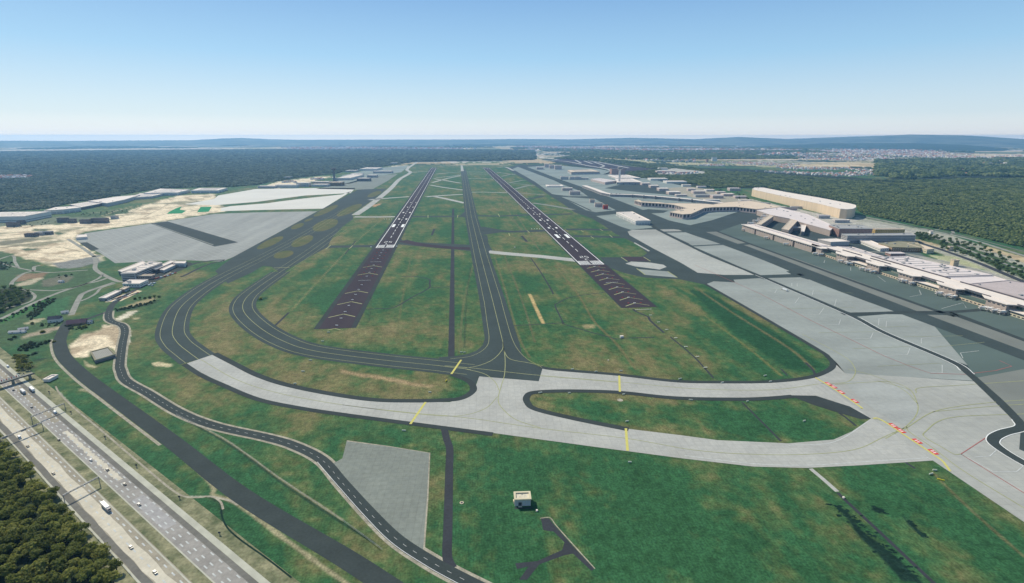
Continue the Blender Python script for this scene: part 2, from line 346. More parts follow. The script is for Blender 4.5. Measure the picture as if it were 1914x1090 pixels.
PAINT = [  # colour, feather in metres, edge wobble in metres, polygon
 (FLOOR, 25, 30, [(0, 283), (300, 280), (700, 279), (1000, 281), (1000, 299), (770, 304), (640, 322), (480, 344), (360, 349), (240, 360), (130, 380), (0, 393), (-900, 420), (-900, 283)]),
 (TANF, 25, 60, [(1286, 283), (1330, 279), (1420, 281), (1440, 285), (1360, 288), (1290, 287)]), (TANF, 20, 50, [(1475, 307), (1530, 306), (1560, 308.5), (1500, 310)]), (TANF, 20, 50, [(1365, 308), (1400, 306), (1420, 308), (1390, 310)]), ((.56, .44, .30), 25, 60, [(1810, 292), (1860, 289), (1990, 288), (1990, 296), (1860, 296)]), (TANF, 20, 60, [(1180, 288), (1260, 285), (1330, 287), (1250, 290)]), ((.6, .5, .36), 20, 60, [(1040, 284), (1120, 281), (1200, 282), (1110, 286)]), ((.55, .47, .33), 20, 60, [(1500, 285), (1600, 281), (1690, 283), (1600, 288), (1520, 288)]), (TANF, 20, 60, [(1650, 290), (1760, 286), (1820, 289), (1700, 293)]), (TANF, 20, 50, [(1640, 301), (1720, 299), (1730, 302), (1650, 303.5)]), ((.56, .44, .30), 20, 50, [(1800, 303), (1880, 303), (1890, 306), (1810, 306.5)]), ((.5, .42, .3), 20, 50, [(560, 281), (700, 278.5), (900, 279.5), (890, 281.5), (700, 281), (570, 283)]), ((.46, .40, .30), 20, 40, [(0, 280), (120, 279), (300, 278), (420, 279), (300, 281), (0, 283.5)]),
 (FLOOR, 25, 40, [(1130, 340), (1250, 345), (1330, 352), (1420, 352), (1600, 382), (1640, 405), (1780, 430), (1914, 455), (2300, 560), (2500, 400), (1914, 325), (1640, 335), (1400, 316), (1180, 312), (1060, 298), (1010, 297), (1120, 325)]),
 (TANF, 12, 18, [(1790, 345), (1860, 338), (1914, 340), (2000, 350), (1914, 356), (1830, 352)]),
 ((.42, .40, .34), 12, 14, [(1225, 318), (1260, 314), (1320, 321), (1318, 325), (1270, 327), (1228, 326)]),
 ((.44, .41, .35), 8, 10, [(1255, 350), (1330, 355), (1400, 372), (1560, 405), (1600, 410), (1640, 425), (1560, 430), (1400, 392), (1250, 372), (1200, 355)]),
 ((.10, .125, .12), 6, 3, [(1386, 440), (1395, 408), (1500, 402), (1570, 432), (1690, 452), (1760, 500), (1600, 470), (1500, 455)]),
 ((.34, .33, .26), 8, 10, [(1600, 405), (1780, 440), (1914, 490), (2200, 590), (2200, 640), (1914, 535), (1710, 455), (1600, 425)]),
 ((.060, .10, .04), 6, 12, [(1700, 436), (1800, 458), (1914, 500), (2200, 600), (2100, 610), (1900, 515), (1780, 465), (1690, 442)]),
 (TANF, 4, 8, [(1842, 460), (1914, 480), (2100, 545), (2080, 550), (1900, 486), (1840, 466)]),
 (TANF, 3, 5, [(1712, 447), (1752, 457), (1756, 463), (1714, 451)]),
 ((.38, .38, .22), 5, 6, [(1738, 477), (1788, 480), (1850, 505), (1914, 530), (1914, 545), (1850, 515), (1760, 488)]),
 ((.05, .16, .05), 5, 6, [(1795, 500), (1842, 504), (1852, 510), (1815, 509)]),
 (SANDC, 8, 16, [(-400, 408), (0, 418), (110, 420), (210, 402), (330, 366), (400, 362), (405, 378), (422, 388), (420, 395), (310, 413), (158, 433), (138, 448), (192, 486), (110, 500), (0, 470), (-400, 480)]),
 (SANDC, 6, 12, [(480, 352), (520, 340), (600, 330), (622, 330), (560, 345), (520, 352)]), (SANDC, 6, 12, [(700, 318), (745, 309), (770, 310), (740, 320)]),
 ((.13, .155, .10), 6, 12, [(-300, 408), (10, 412), (100, 406), (190, 396), (225, 392), (245, 394), (180, 404), (215, 411), (120, 418), (0, 424), (-300, 430)]),
 ((.05, .095, .04), 5, 10, [(125, 402), (180, 398), (240, 392), (240, 398), (180, 406), (130, 406)]),
 ((.10, .125, .07), 5, 8, [(60, 428), (100, 428), (90, 432), (60, 432)]), ((.06, .10, .05), 4, 8, [(95, 435), (128, 434), (110, 440)]),
 ((.09, .12, .07), 5, 9, [(42, 464), (75, 463), (70, 468), (45, 469)]), ((.17, .16, .11), 6, 12, [(0, 452), (60, 446), (75, 448), (0, 460)]),
 ((.20, .205, .19), 5, 10, [(100, 492), (180, 478), (190, 490), (150, 500), (110, 502)]),
 ((.055, .105, .045), 10, 16, [(-300, 480), (0, 470), (40, 490), (110, 505), (180, 500), (215, 520), (170, 545), (130, 590), (100, 640), (60, 640), (0, 650), (-300, 700)]),
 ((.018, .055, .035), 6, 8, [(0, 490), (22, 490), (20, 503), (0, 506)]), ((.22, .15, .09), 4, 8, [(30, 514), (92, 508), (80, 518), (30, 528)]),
 ((.42, .36, .25), 3, 5, [(32, 531), (70, 520), (88, 517), (60, 531), (34, 536)]), ((.05, .10, .045), 6, 6, [(70, 525), (110, 512), (150, 512), (180, 522), (130, 534), (60, 540)]),
 ((.13, .13, .09), 3, 6, [(78, 525), (120, 514), (140, 516), (130, 526), (100, 534), (80, 536)]),
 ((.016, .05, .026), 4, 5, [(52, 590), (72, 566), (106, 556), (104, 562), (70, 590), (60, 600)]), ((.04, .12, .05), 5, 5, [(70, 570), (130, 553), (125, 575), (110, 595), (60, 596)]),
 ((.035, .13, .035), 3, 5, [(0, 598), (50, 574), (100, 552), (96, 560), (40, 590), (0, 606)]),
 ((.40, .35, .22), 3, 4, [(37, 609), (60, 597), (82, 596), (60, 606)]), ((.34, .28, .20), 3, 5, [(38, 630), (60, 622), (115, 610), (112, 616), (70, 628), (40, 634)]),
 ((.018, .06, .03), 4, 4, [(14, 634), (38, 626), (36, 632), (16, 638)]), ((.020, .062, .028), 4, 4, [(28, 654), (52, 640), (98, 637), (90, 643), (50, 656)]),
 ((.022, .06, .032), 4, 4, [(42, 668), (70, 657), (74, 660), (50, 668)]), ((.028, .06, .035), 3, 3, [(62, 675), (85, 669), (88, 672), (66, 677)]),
 (SANDC, 3, 5, [(128, 648), (150, 625), (186, 618), (190, 608), (222, 608), (226, 620), (219, 660), (205, 650), (168, 658), (160, 668), (140, 668)]),
 ((.42, .36, .22), 3, 3, [(155, 674), (165, 682), (180, 686), (176, 688), (160, 685)]), ((.62, .55, .42), 3, 3, [(215, 597), (240, 582), (258, 580), (240, 594), (222, 600)]),
 ((.62, .58, .46), 2, 3, [(236, 612), (242, 610), (244, 640), (236, 650), (235, 640)]), ((.52, .44, .27), 3, 4, [(283, 678), (300, 676), (323, 681), (318, 685), (290, 684)]),
 ((.40, .34, .20), 3, 3, [(252, 594), (263, 593), (262, 596), (250, 597)]), ((.30, .25, .14), 5, 6, [(225, 575), (262, 562), (290, 556), (280, 566), (240, 574)]),
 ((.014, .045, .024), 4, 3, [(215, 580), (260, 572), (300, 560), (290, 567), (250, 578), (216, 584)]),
 ((.010, .055, .022), 4, 3, [(475, 556), (500, 555), (502, 560), (480, 564)]),
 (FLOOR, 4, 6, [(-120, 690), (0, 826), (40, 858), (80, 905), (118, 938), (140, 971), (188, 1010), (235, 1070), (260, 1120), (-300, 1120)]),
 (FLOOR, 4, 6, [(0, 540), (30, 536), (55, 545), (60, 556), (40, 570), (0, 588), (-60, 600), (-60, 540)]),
 ((.05, .06, .025), 4, 5, [(26, 662), (50, 668), (66, 688), (34, 700), (22, 685)]),
 ((.36, .34, .28), 4, 6, [(1690, 474), (1760, 486), (1850, 507), (1914, 528), (2000, 555), (2000, 570), (1914, 540), (1840, 514), (1740, 489)]), ((.40, .38, .32), 4, 6, [(1560, 412), (1640, 418), (1715, 432), (1712, 440), (1640, 430), (1575, 420)]),
 ((.019, .072, .031), 8, 7, [(1285, 541), (1325, 545), (1440, 614), (1540, 687), (1470, 690), (1380, 628)]),
 ((.45, .33, .15), 1.5, 1.5, [(987, 550), (993, 550), (1019, 604), (1013, 606)]), ((.30, .25, .13), 6, 6, [(1090, 607), (1112, 606), (1114, 613), (1094, 614)]),
 ((.30, .22, .12), 6, 6, [(640, 690), (706, 700), (810, 722), (806, 726), (700, 706), (640, 696)]), ((.42, .26, .14), 6, 6, [(695, 384), (712, 380), (712, 383), (698, 387)]),
 ((.012, .035, .026), 2.5, 4, [(1568, 947), (1580, 952), (1610, 985), (1650, 1015), (1680, 1045), (1720, 1085), (1680, 1085), (1640, 1030), (1600, 990)]),
 ((.012, .035, .026), 2, 3, [(1628, 948), (1650, 952), (1654, 962), (1636, 958)]), ((.012, .035, .026), 2, 3, [(1563, 943), (1580, 955), (1576, 960), (1566, 952)]),
 ((.014, .040, .03), 2, 3, [(1690, 968), (1700, 978), (1735, 1005), (1728, 1008), (1700, 985)])]
FINE = [(4, (.40, .33, .22), [(0, 441), (60, 437), (160, 428), (300, 402), (345, 385)]), (3.5, (.36, .30, .19), [(190, 404), (240, 388), (330, 372)]), (3, (.20, .17, .11), [(0, 463), (70, 455), (125, 446)]), (3, (.24, .20, .12), [(0, 474), (60, 470), (105, 462), (150, 470)]), (3, (.42, .36, .26), [(30, 486), (90, 478), (150, 484)]), (2.5, (.22, .19, .12), [(230, 404), (262, 388), (268, 384)]), (3, (.26, .21, .13), [(270, 405), (300, 390), (318, 380)]),
 (1.4, (.045, .075, .034), [(664, 470), (700, 470), (690, 600)]), (1.8, (.13, .13, .06), [(886, 490), (868, 560), (858, 660)]), (1.6, (.12, .125, .055), [(770, 470), (752, 560), (740, 640)]), (1.6, (.13, .12, .06), [(940, 470), (975, 560), (1000, 640)]), (1.5, (.04, .07, .035), [(880, 500), (872, 560), (868, 650)]), (1.8, (.14, .13, .06), [(925, 480), (945, 545), (968, 625), (990, 668)]), (1.8, (.15, .13, .07), [(965, 400), (990, 440), (1008, 468)]), (2, (.14, .13, .07), [(940, 375), (960, 410), (985, 445)]),
 (2.0, (.15, .15, .055), [(1274, 562), (1310, 585), (1398, 650), (1460, 702)]), (2.5, (.14, .125, .06), [(1299, 537), (1370, 585), (1474, 650), (1520, 690)]),
 (2.2, (.15, .13, .06), [(1037, 496), (1080, 550), (1110, 600), (1150, 640), (1188, 690)]), (1.6, (.13, .125, .06), [(1745, 885), (1790, 930), (1850, 985), (1914, 1040)]),
 (1.6, (.20, .18, .08), [(720, 405), (668, 450), (600, 520), (545, 580)]), (2.0, (.32, .28, .17), [(150, 728), (172, 734), (216, 760), (320, 833), (395, 905), (398, 925), (440, 940), (560, 1028), (660, 1100)]),
 (1.2, (.28, .26, .15), [(330, 776), (420, 822), (520, 893), (640, 972)]), (1.2, (.02, .05, .03), [(340, 782), (430, 832), (530, 905), (640, 978), (700, 1015)]),
 (1.0, (.42, .42, .33), [(110, 733), (140, 764), (240, 848), (322, 916), (345, 928), (392, 928)]), (2.6, (.03, .06, .035), [(120, 757), (170, 806), (250, 868), (340, 932), (380, 962), (450, 1010), (520, 1075)]),
 (1.5, (.03, .055, .03), [(392, 930), (415, 945), (415, 975), (440, 1005), (530, 1075)])]
def cover(X, Y):
    R = np.hypot(X, Y)
    wx = (fbm(X, Y, 60, 5)-.5)*2; wy = (fbm(X, Y, 60, 9)-.5)*2; wf = (fbm(X, Y, 14, 15)-.5)*2
    d = .35+1.1*(fbm(X, Y, 170, 1)-.5)+1.25*(fbm(X, Y*.45, 36, 2)-.5)+1.0*(fbm(X, Y, 9, 3)-.5)
    d = d+.55*(fbm(X, Y*.05, 16, 61)-.5)*(R < 6000)+.35*(fbm(X, Y*.02, 60, 67)-.5)
    for v, fe, P in DRYZ: d = d+v*np.clip(poly_sd(X+wx*15, Y+wy*15, GP(P))/fe+.5, 0, 1)
    d = np.clip(d, 0, 1.15); c = np.zeros(X.shape+(3,))+np.array(LUSH)
    c = mix(c, MID, np.clip(d/.45, 0, 1)); c = mix(c, DRY, np.clip((d-.42)/.45, 0, 1)); c = mix(c, SOIL, np.clip((d-.93)/.5, 0, .6))
    # countryside beyond the airfield: a mosaic of fields, woods and villages
    far = np.clip((R-5900)/500, 0, 1)
    k = np.array(GP([(-900, 300), (700, 300), (1010, 299), (1130, 335), (1600, 385), (1914, 440), (2400, 560)]))
    fx, fy = X+wx*220, Y*.8+wy*220; ci, cj = np.floor(fx/620), np.floor(fy/460); t = _hash(ci, cj, 3); t2 = _hash(ci, cj, 8)
    lowf = fbm(X, Y, 5200, 41)
    fld = np.array([(.50, .40, .25), (.60, .47, .30), (.40, .36, .20), (.11, .15, .065), (.16, .17, .08), (.44, .33, .19)])[np.clip((t2*6).astype(int), 0, 5)]
    woods = np.clip((lowf-.57)*14, 0, 1); woods = np.maximum(woods, (t > .80)*1.0)
    cf = mix(fld, (.030, .052, .026), woods)
    town = np.clip((fbm(X, Y, 3300, 77)-.53)*14, 0, 1)*(_hash(np.floor(X/38), np.floor(Y/60), 5) > .52)*(R > 6500)
    cf = mix(cf, (.56, .50, .44), town*.9)
    c = c*(1-far[..., None])+cf*far[..., None]
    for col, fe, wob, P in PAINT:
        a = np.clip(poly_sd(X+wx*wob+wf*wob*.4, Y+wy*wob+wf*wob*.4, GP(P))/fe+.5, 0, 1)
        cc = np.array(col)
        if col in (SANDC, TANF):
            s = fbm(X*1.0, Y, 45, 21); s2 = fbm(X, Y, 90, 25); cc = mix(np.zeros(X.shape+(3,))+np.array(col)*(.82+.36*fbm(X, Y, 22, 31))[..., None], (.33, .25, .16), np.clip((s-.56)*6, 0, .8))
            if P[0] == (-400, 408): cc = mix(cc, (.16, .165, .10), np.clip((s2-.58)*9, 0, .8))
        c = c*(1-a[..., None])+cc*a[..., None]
    for wd, col, P in FINE:
        p = smooth_path([np.array(q) for q in GP(P)], 4); d2 = np.full(X.shape, 1e18)
        for i in range(len(p)-1):
            e = p[i+1]-p[i]; t = np.clip(((X-p[i][0])*e[0]+(Y-p[i][1])*e[1])/(e@e+1e-9), 0, 1)
            d2 = np.minimum(d2, (X-p[i][0]-t*e[0])**2+(Y-p[i][1]-t*e[1])**2)
        a = np.clip(1.4-np.sqrt(d2)/wd+wf*.5, 0, 1)*.85; c = mix(c, col, a)
    return np.clip(c, 0, 1)
ya = np.concatenate([np.arange(1180, 500, -2.2), np.arange(500, 300, -1.3), np.arange(300, 268, -.5)])
rr = np.array([np.hypot(*G(957, y)[:2]) for y in ya]); rr = np.concatenate([[20, 90, 150], rr[rr > 160], [24000, 27000, 31500]])
af = np.linspace(YAW-rad(52), YAW+rad(52), 760); ab = np.linspace(YAW+rad(52), YAW-rad(52)+2*math.pi, 40)[1:-1]
aa = np.concatenate([af, ab]); A, Rr = np.meshgrid(aa, rr); GX, GY = Rr*np.sin(A), Rr*np.cos(A)
col = cover(GX, GY); nr, na = GX.shape
vv = np.zeros((nr*na+1, 3)); vv[:-1, 0] = GX.ravel(); vv[:-1, 1] = GY.ravel()
i, j = np.meshgrid(np.arange(nr-1), np.arange(na), indexing='ij'); j2 = (j+1) % na
quads = np.stack([i*na+j, (i+1)*na+j, (i+1)*na+j2, i*na+j2], -1).reshape(-1, 4)[:, ::-1]
tri = np.stack([np.full(na, nr*na), np.arange(na), (np.arange(na)+1) % na], -1)[:, ::-1]
me = bpy.data.meshes.new('ground'); nl = quads.size+tri.size; me.vertices.add(len(vv)); me.loops.add(nl); me.polygons.add(len(quads)+len(tri))
me.vertices.foreach_set('co', vv.ravel().astype(np.float32)); me.loops.foreach_set('vertex_index', np.concatenate([quads.ravel(), tri.ravel()]).astype(np.int32))
me.polygons.foreach_set('loop_start', np.concatenate([np.arange(len(quads))*4, quads.size+np.arange(len(tri))*3]).astype(np.int32))
at = me.color_attributes.new('cover', 'FLOAT_COLOR', 'POINT'); ca = np.ones((len(vv), 4)); ca[:-1, :3] = col.reshape(-1, 3); ca[-1, :3] = LUSH
at.data.foreach_set('color', ca.ravel().astype(np.float32)); me.update(calc_edges=True)
gm = bpy.data.materials.new('ground_cover'); gm.use_nodes = True; nt = gm.node_tree; b = nt.nodes['Principled BSDF']
b.inputs['Roughness'].default_value = .95; b.inputs['Specular IOR Level'].default_value = .1
va = nt.nodes.new('ShaderNodeAttribute'); va.attribute_name = 'cover'; ge = nt.nodes.new('ShaderNodeNewGeometry')
prev = va.outputs['Color']
for s, amt, seed, st in ((.55, .34, 0, None), (.16, .26, 40, None), (.035, .16, 80, None), (.9, .14, 20, (1, .08, 1))):
    n = nt.nodes.new('ShaderNodeTexNoise'); n.inputs['Scale'].default_value = s; n.inputs['Detail'].default_value = 4
    mp = nt.nodes.new('ShaderNodeMapping'); mp.inputs['Location'].default_value = (seed, seed, 0)
    if st: mp.inputs['Scale'].default_value = st
    nt.links.new(ge.outputs['Position'], mp.inputs[0]); nt.links.new(mp.outputs[0], n.inputs['Vector'])
    r = nt.nodes.new('ShaderNodeMapRange'); r.inputs['From Min'].default_value = .3; r.inputs['From Max'].default_value = .7
    r.inputs['To Min'].default_value = 1-amt; r.inputs['To Max'].default_value = 1+amt; nt.links.new(n.outputs['Fac'], r.inputs['Value'])
    vm = nt.nodes.new('ShaderNodeVectorMath'); vm.operation = 'SCALE'; nt.links.new(prev, vm.inputs[0]); nt.links.new(r.outputs['Result'], vm.inputs['Scale']); prev = vm.outputs['Vector']
nt.links.new(prev, b.inputs['Base Color']); me.materials.append(gm)
go = bpy.data.objects.new('ground', me); C.objects.link(go); struct(go)

# far hills
def hills(name, r0, r1, prof, m, nrad=14, seed=0):
    az = np.linspace(YAW-rad(56), YAW+rad(56), 420); px = 957+FPX/_cp*np.tan(az-YAW); vs = []
    xs = [p[0] for p in prof]; ys = [p[1] for p in prof]
    for k in range(nrad+1):
        t = k/nrad; r = r0+(r1-r0)*t; s = math.sin(math.pi*min(1, t*1.35)/2)**1.5 if t < .74 else math.cos((t-.74)/.26*math.pi/2)
        for a, p in zip(az, px):
            h = CAM_H+(257-np.interp(p, xs, ys))/1034*(r0+(r1-r0)*.74)/max(.35, math.cos(a-YAW))*1.0
            hh = h*s*(1+.10*(fbm(np.array([a*400]), np.array([t*6]), 9, seed)[0]-.5)*(1-t)) + 0.0
            vs.append((r*math.sin(a), r*math.cos(a), max(-3, hh-3 if h > 0 else -3)))
    n = len(az); fs = [(k*n+i, k*n+i+1, (k+1)*n+i+1, (k+1)*n+i) for k in range(nrad) for i in range(n-1)]
    o = mesh_obj(name, vs, [f[::-1] for f in fs], m, smooth=True); return struct(o)
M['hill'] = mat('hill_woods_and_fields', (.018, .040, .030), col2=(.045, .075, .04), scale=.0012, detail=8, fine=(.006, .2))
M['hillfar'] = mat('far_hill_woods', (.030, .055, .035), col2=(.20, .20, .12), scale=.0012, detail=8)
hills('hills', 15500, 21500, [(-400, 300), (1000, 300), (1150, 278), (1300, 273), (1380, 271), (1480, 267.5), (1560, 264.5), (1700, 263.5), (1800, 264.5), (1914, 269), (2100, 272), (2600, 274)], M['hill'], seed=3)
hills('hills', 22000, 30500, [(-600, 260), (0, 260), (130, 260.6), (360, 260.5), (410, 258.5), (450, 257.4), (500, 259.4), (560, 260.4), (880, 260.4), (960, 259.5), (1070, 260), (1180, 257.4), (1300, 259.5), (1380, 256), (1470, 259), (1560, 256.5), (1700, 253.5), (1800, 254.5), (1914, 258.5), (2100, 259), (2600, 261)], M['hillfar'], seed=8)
# air
def make_haze():
    vs, fs = [], []; box(vs, fs, -32500, 32500, -32500, 32500, -2.0, 402.0)
    me = bpy.data.meshes.new('haze'); me.from_pydata(vs, [], fs); m = bpy.data.materials.new('haze_air'); m.use_nodes = True; nt = m.node_tree
    nt.nodes.remove(nt.nodes['Principled BSDF']); v = nt.nodes.new('ShaderNodeVolumePrincipled')
    v.inputs['Color'].default_value = (*HAZE_COLOR, 1); v.inputs['Density'].default_value = HAZE_DENSITY; v.inputs['Anisotropy'].default_value = 0.3
    nt.links.new(v.outputs[0], nt.nodes['Material Output'].inputs['Volume']); me.materials.append(m)
    o = bpy.data.objects.new('haze', me); C.objects.link(o); o['kind'] = 'stuff'
make_haze()
# ------------------------------------------------------------------ pavements
XL, XR = -194.7, 322.0            # runway axes (runways run along +Y)
YL0, YL1, YLo = 1466.0, 5470.0, 818.0
YR0, YR1, YRo = 1208.0, 5415.0, 872.0
taxi_main = area_px('apron_taxiway', [(945, 314), (962, 325), (977, 333), (997, 345), (1030, 367), (1055, 383), (1074, 397), (1105, 408), (1129, 422), (1150, 437), (1190, 456), (1210, 473), (1198, 481), (1121, 481), (1136, 499), (1165, 510), (1205, 519), (1270, 522), (1317, 532), (1391, 573), (1521, 649), (1551, 669), (1559, 683), (1545, 699), (1522, 707), (1610, 770), (1742, 860), (1914, 976), (2400, 1290), (2600, 900), (2100, 650), (1880, 575), (1640, 470), (1500, 410), (1400, 382), (1250, 350), (1180, 333), (1100, 318), (1040, 309), (970, 308)], 1, M['taxi'])
# light aprons on it
for nm, pts, lay, mt in [
 ('stand_apron', [(1340, 434), (1386, 418), (1392, 430), (1500, 466), (1640, 510), (1760, 548), (1900, 592), (2300, 730), (2300, 765), (1914, 633), (1785, 587), (1747, 578), (1469, 479), (1399, 454)], 2, 'apron_green'),
 ('stand_apron', [(1745, 608), (1914, 668), (2300, 820), (2300, 860), (1914, 700), (1822, 706), (1808, 682)], 2, 'apron_green'),
 ('pier_apron', [(985, 312), (1040, 333), (1112, 358), (1190, 388), (1250, 412), (1290, 421), (1330, 412), (1385, 394), (1420, 395), (1440, 400), (1300, 352), (1120, 316), (1040, 309)], 2, 'apron_pale'),
 ('taxiway', [(1180, 396), (1212, 391), (1250, 394), (1240, 398), (1190, 400)], 3, 'taxi'), ('taxiway', [(1130, 352), (1160, 345), (1200, 342), (1250, 360), (1275, 366), (1200, 360)], 3, 'taxi'),
 ('cargo_apron', [(958, 316), (968, 312), (1029, 334), (1047, 343), (1086, 358), (1099, 367), (1064, 367), (1032, 363), (1000, 340)], 2, 'apron_pale'),
 ('cargo_apron', [(1049, 368), (1112, 372), (1151, 393), (1114, 397), (1095, 393)], 2, 'apron_pale'),
 ('cargo_apron', [(1114, 404), (1151, 400), (1200, 419), (1225, 425), (1180, 430), (1161, 424)], 2, 'apron_pale'),
 ('parking_apron', [(1173, 433), (1182, 430), (1226, 429), (1310, 470), (1410, 514), (1355, 514), (1304, 510), (1274, 492), (1220, 464), (1177, 440)], 2, 'apron_light'),
 ('parking_apron', [(1233, 429), (1259, 428.5), (1291, 432), (1241, 433)], 2, 'apron_light'), ('parking_apron', [(1245, 435), (1297, 434), (1355, 456), (1294, 459)], 2, 'apron'),
 ('parking_apron', [(1296, 461), (1361, 457.5), (1483, 506), (1469, 507.5), (1480, 513), (1420, 515)], 2, 'apron'),
 ('parking_apron', [(1320, 434), (1342, 433), (1397, 454), (1379, 456)], 3, 'apron_mid'), ('taxi_strip', [(1390, 458), (1404, 457), (1494, 486), (1750, 580), (1742, 583), (1717, 583), (1449, 480)], 3, 'apron_mid'),
 ('taxi_strip', [(1733, 588.5), (1780, 589.5), (1914, 638), (2300, 778), (2300, 800), (1914, 656)], 3, 'apron_mid'),
 ('parking_apron', [(1318, 532), (1334, 526), (1374, 528), (1371, 523), (1420, 520), (1449, 528), (1585, 587), (1654, 623), (1777, 675), (1812, 699), (1820, 712), (1700, 705), (1580, 698), (1557, 676), (1521, 649), (1391, 573)], 2, 'apron'),
 ('parking_apron', [(1434, 520), (1496, 518.5), (1510, 522.6), (1524, 522.6), (1594, 548), (1680, 583), (1640, 586), (1600, 587.5), (1582, 582), (1449, 526)], 2, 'apron'),
 ('parking_apron', [(1602, 592), (1657, 587.5), (1697, 588), (1745, 608), (1809, 683), (1775, 672), (1680, 632), (1612, 600)], 2, 'apron'),
 ('holding_apron', [(1522, 707), (1549, 697), (1558, 684), (1560, 674), (1580, 698), (1700, 705), (1820, 713), (1850, 742), (1908, 800), (1905, 840), (2300, 1010), (2400, 1290), (1914, 976), (1742, 860), (1610, 770)], 2, 'apron_light'),
 ('stand_apron', [(1822, 707), (1914, 690), (2300, 700), (2300, 960), (1914, 800)], 3, 'apron_mid'),
 ('run_up_pad', [(1169, 493), (1180, 489), (1215, 491), (1240, 495), (1246, 499), (1233, 504), (1187, 498)], 2, 'apron_light'), ('run_up_pad', [(1190, 503), (1248, 507.5), (1266, 519), (1207, 514)], 2, 'apron'),
 ('taxiway_patch', [(1162, 480), (1202, 480), (1215, 488.5), (1174, 488.5)], 2, 'runway'), ('kerb_strip', [(1184, 454), (1187, 453.5), (1215, 469), (1212, 470)], 2, 'apron_light')]:
    area_px(nm, pts, lay, M[mt])
area_px('landside_yard', [(1240, 352), (1290, 349), (1330, 355), (1400, 372), (1440, 384), (1400, 376), (1350, 378), (1300, 371)], 3.5, M['verge'])
# dark taxi lanes and service roads across the aprons
ribbon('taxi_lane', [(974, 313), (1110, 363.5), (1262, 423.5), (1355.5, 455.5), (1441, 487), (1554, 533), (1697, 585), (1914, 665), (2300, 808)], 34, 4, M['taxi'])
ribbon('service_road', [(1339, 432), (1399, 455), (1469, 480), (1747, 580), (1785, 587), (1914, 636), (2300, 775)], 11, 5, M['road'])
ribbon('service_road', [(1574, 587), (1640, 585.5), (1685, 584), (1755, 583.5), (1785, 583), (1838, 579)], 12, 5, M['road'])
ribbon('service_road', [(1300, 514), (1355, 516.5), (1416, 516.5), (1500, 513.5)], 16, 4, M['taxi'])
sr = ribbon('service_road', [(1215, 419), (1228, 429), (1288, 459), (1332, 480), (1416, 514), (1449.5, 528.5), (1585, 587), (1654.7, 623), (1777.6, 675.6), (1810, 698), (1846, 730), (1870, 752), (1903, 787), (1908, 800), (1876, 809), (1857, 820), (1863, 834), (1914, 866), (2100, 960)], 9.6, 6, M['road'])
E_ = [(1585, 587), (1654.7, 623), (1777.6, 675.6), (1810, 698)]
ribbon('edge_line', [(1416, 514), (1449, 528), (1585, 587), (1654.7, 623), (1777.6, 675.6), (1805, 694)], 1.0, 7, M['white'], sr, off=5.6)
ribbon('edge_line', [(1603, 595), (1654.7, 623), (1777.6, 675.6), (1812, 699)], 1.0, 7, M['white'], sr, off=-5.6)
ribbon('edge_line', [(1903, 787), (1908, 800), (1876, 809), (1857, 820), (1863, 834), (1914, 866), (2000, 908)], .8, 7, M['white'], sr, off=-5.2)
ribbon('edge_line', [(1903, 787), (1908, 800), (1876, 809), (1857, 820), (1863, 834), (1914, 866), (2000, 908)], .8, 7, M['white'], sr, off=5.2)
for P in ([(1216, 420), (1240, 434), (1286, 456)], [(1049, 369), (1075, 380), (1105, 394)]): ribbon('service_road', P, 9, 5, M['road'])
# left apron complex and dark taxi area
area_px('cargo_apron', [(140, 448), (160, 436), (281, 418), (401, 400), (480, 397), (593, 395), (437, 480), (416, 489), (330, 486), (215, 492), (190, 475)], 1, M['apron_tile'])
area_px('taxiway_pad', [(281, 418), (313, 414), (445, 453), (401, 461)], 2, M['road']); area_px('taxiway_pad', [(148, 454), (163, 453), (186, 466), (170, 468.5)], 2, M['shoulder'])
area_px('ground_marking', [(285, 419), (288, 418.5), (400, 457.5), (397, 458.5)], 3, M['apron_mid'])
area_px('parking_apron', [(412, 395), (414, 389), (430, 385.5), (500, 380), (520, 377), (560, 372), (640, 363.5), (658, 357), (630, 374), (604, 390), (529, 391.5), (470, 393)], 1, M['conc_far'])
area_px('parking_apron', [(345, 382), (400, 372), (408, 365.5), (477, 353.5), (594, 351.5), (664, 352), (655, 361), (571, 365.5), (520, 372), (479, 377.5), (404, 383.5)], 1, M['conc_far'])
area_px('parking_apron', [(590, 353), (655, 341), (690, 331), (744, 325), (725, 338), (697, 353.5), (668, 354.5)], 1, M['conc_grey'])
area_px('parking_apron', [(620, 345), (640, 328), (700, 315), (765, 309), (750, 322), (700, 331), (655, 343)], 1, M['apron_pale'])
area_px('left_taxiway', [(402, 507), (416, 495), (437, 480), (669, 354.5), (723, 352.5), (700, 372), (659, 398.5), (660, 409.5), (640, 424), (620, 446), (612, 462), (590, 474), (544, 500), (526, 512), (508, 499), (492, 497), (470, 510), (426, 530)], 2, M['taxi'])
for e in [(565, 451, 22, 8, 22), (608, 421, 25, 9.5, 18), (530, 476, 19, 6.5, 12), (505, 454, 27, 6, 24), (556, 423, 13, 4, 20), (609, 394, 25, 4.5, 24), (653, 393, 26, 6, 24), (577, 411, 9, 2, 20), (700, 363, 14, 4, 20)]:
    area_px('taxiway_island', ellipse(*e), 4, M['isl'])
T1 = [(371, 672), (352, 658), (331, 640), (322, 618), (334, 580), (359, 555), (395, 530), (440, 506), (500, 476), (570, 438), (650, 390), (700, 362), (740, 335), (775, 312)]
T2 = [(930, 698), (880, 691), (812, 683), (706, 672), (587, 656), (530, 638), (485, 612), (456, 583), (457, 562), (478, 541), (525, 508), (575, 474), (640, 428)]
CT = [(866, 316), (881, 405.5), (899, 480), (921, 563), (940, 640), (948, 690)]
ta = ribbon('taxiway', T1[:9], 46, 2.6, M['taxi']); tb = ribbon('taxiway', T2[:11], 44, 2.8, M['taxi']); tc = ribbon('taxiway', CT, 48, 3, M['taxi'], curve=False)
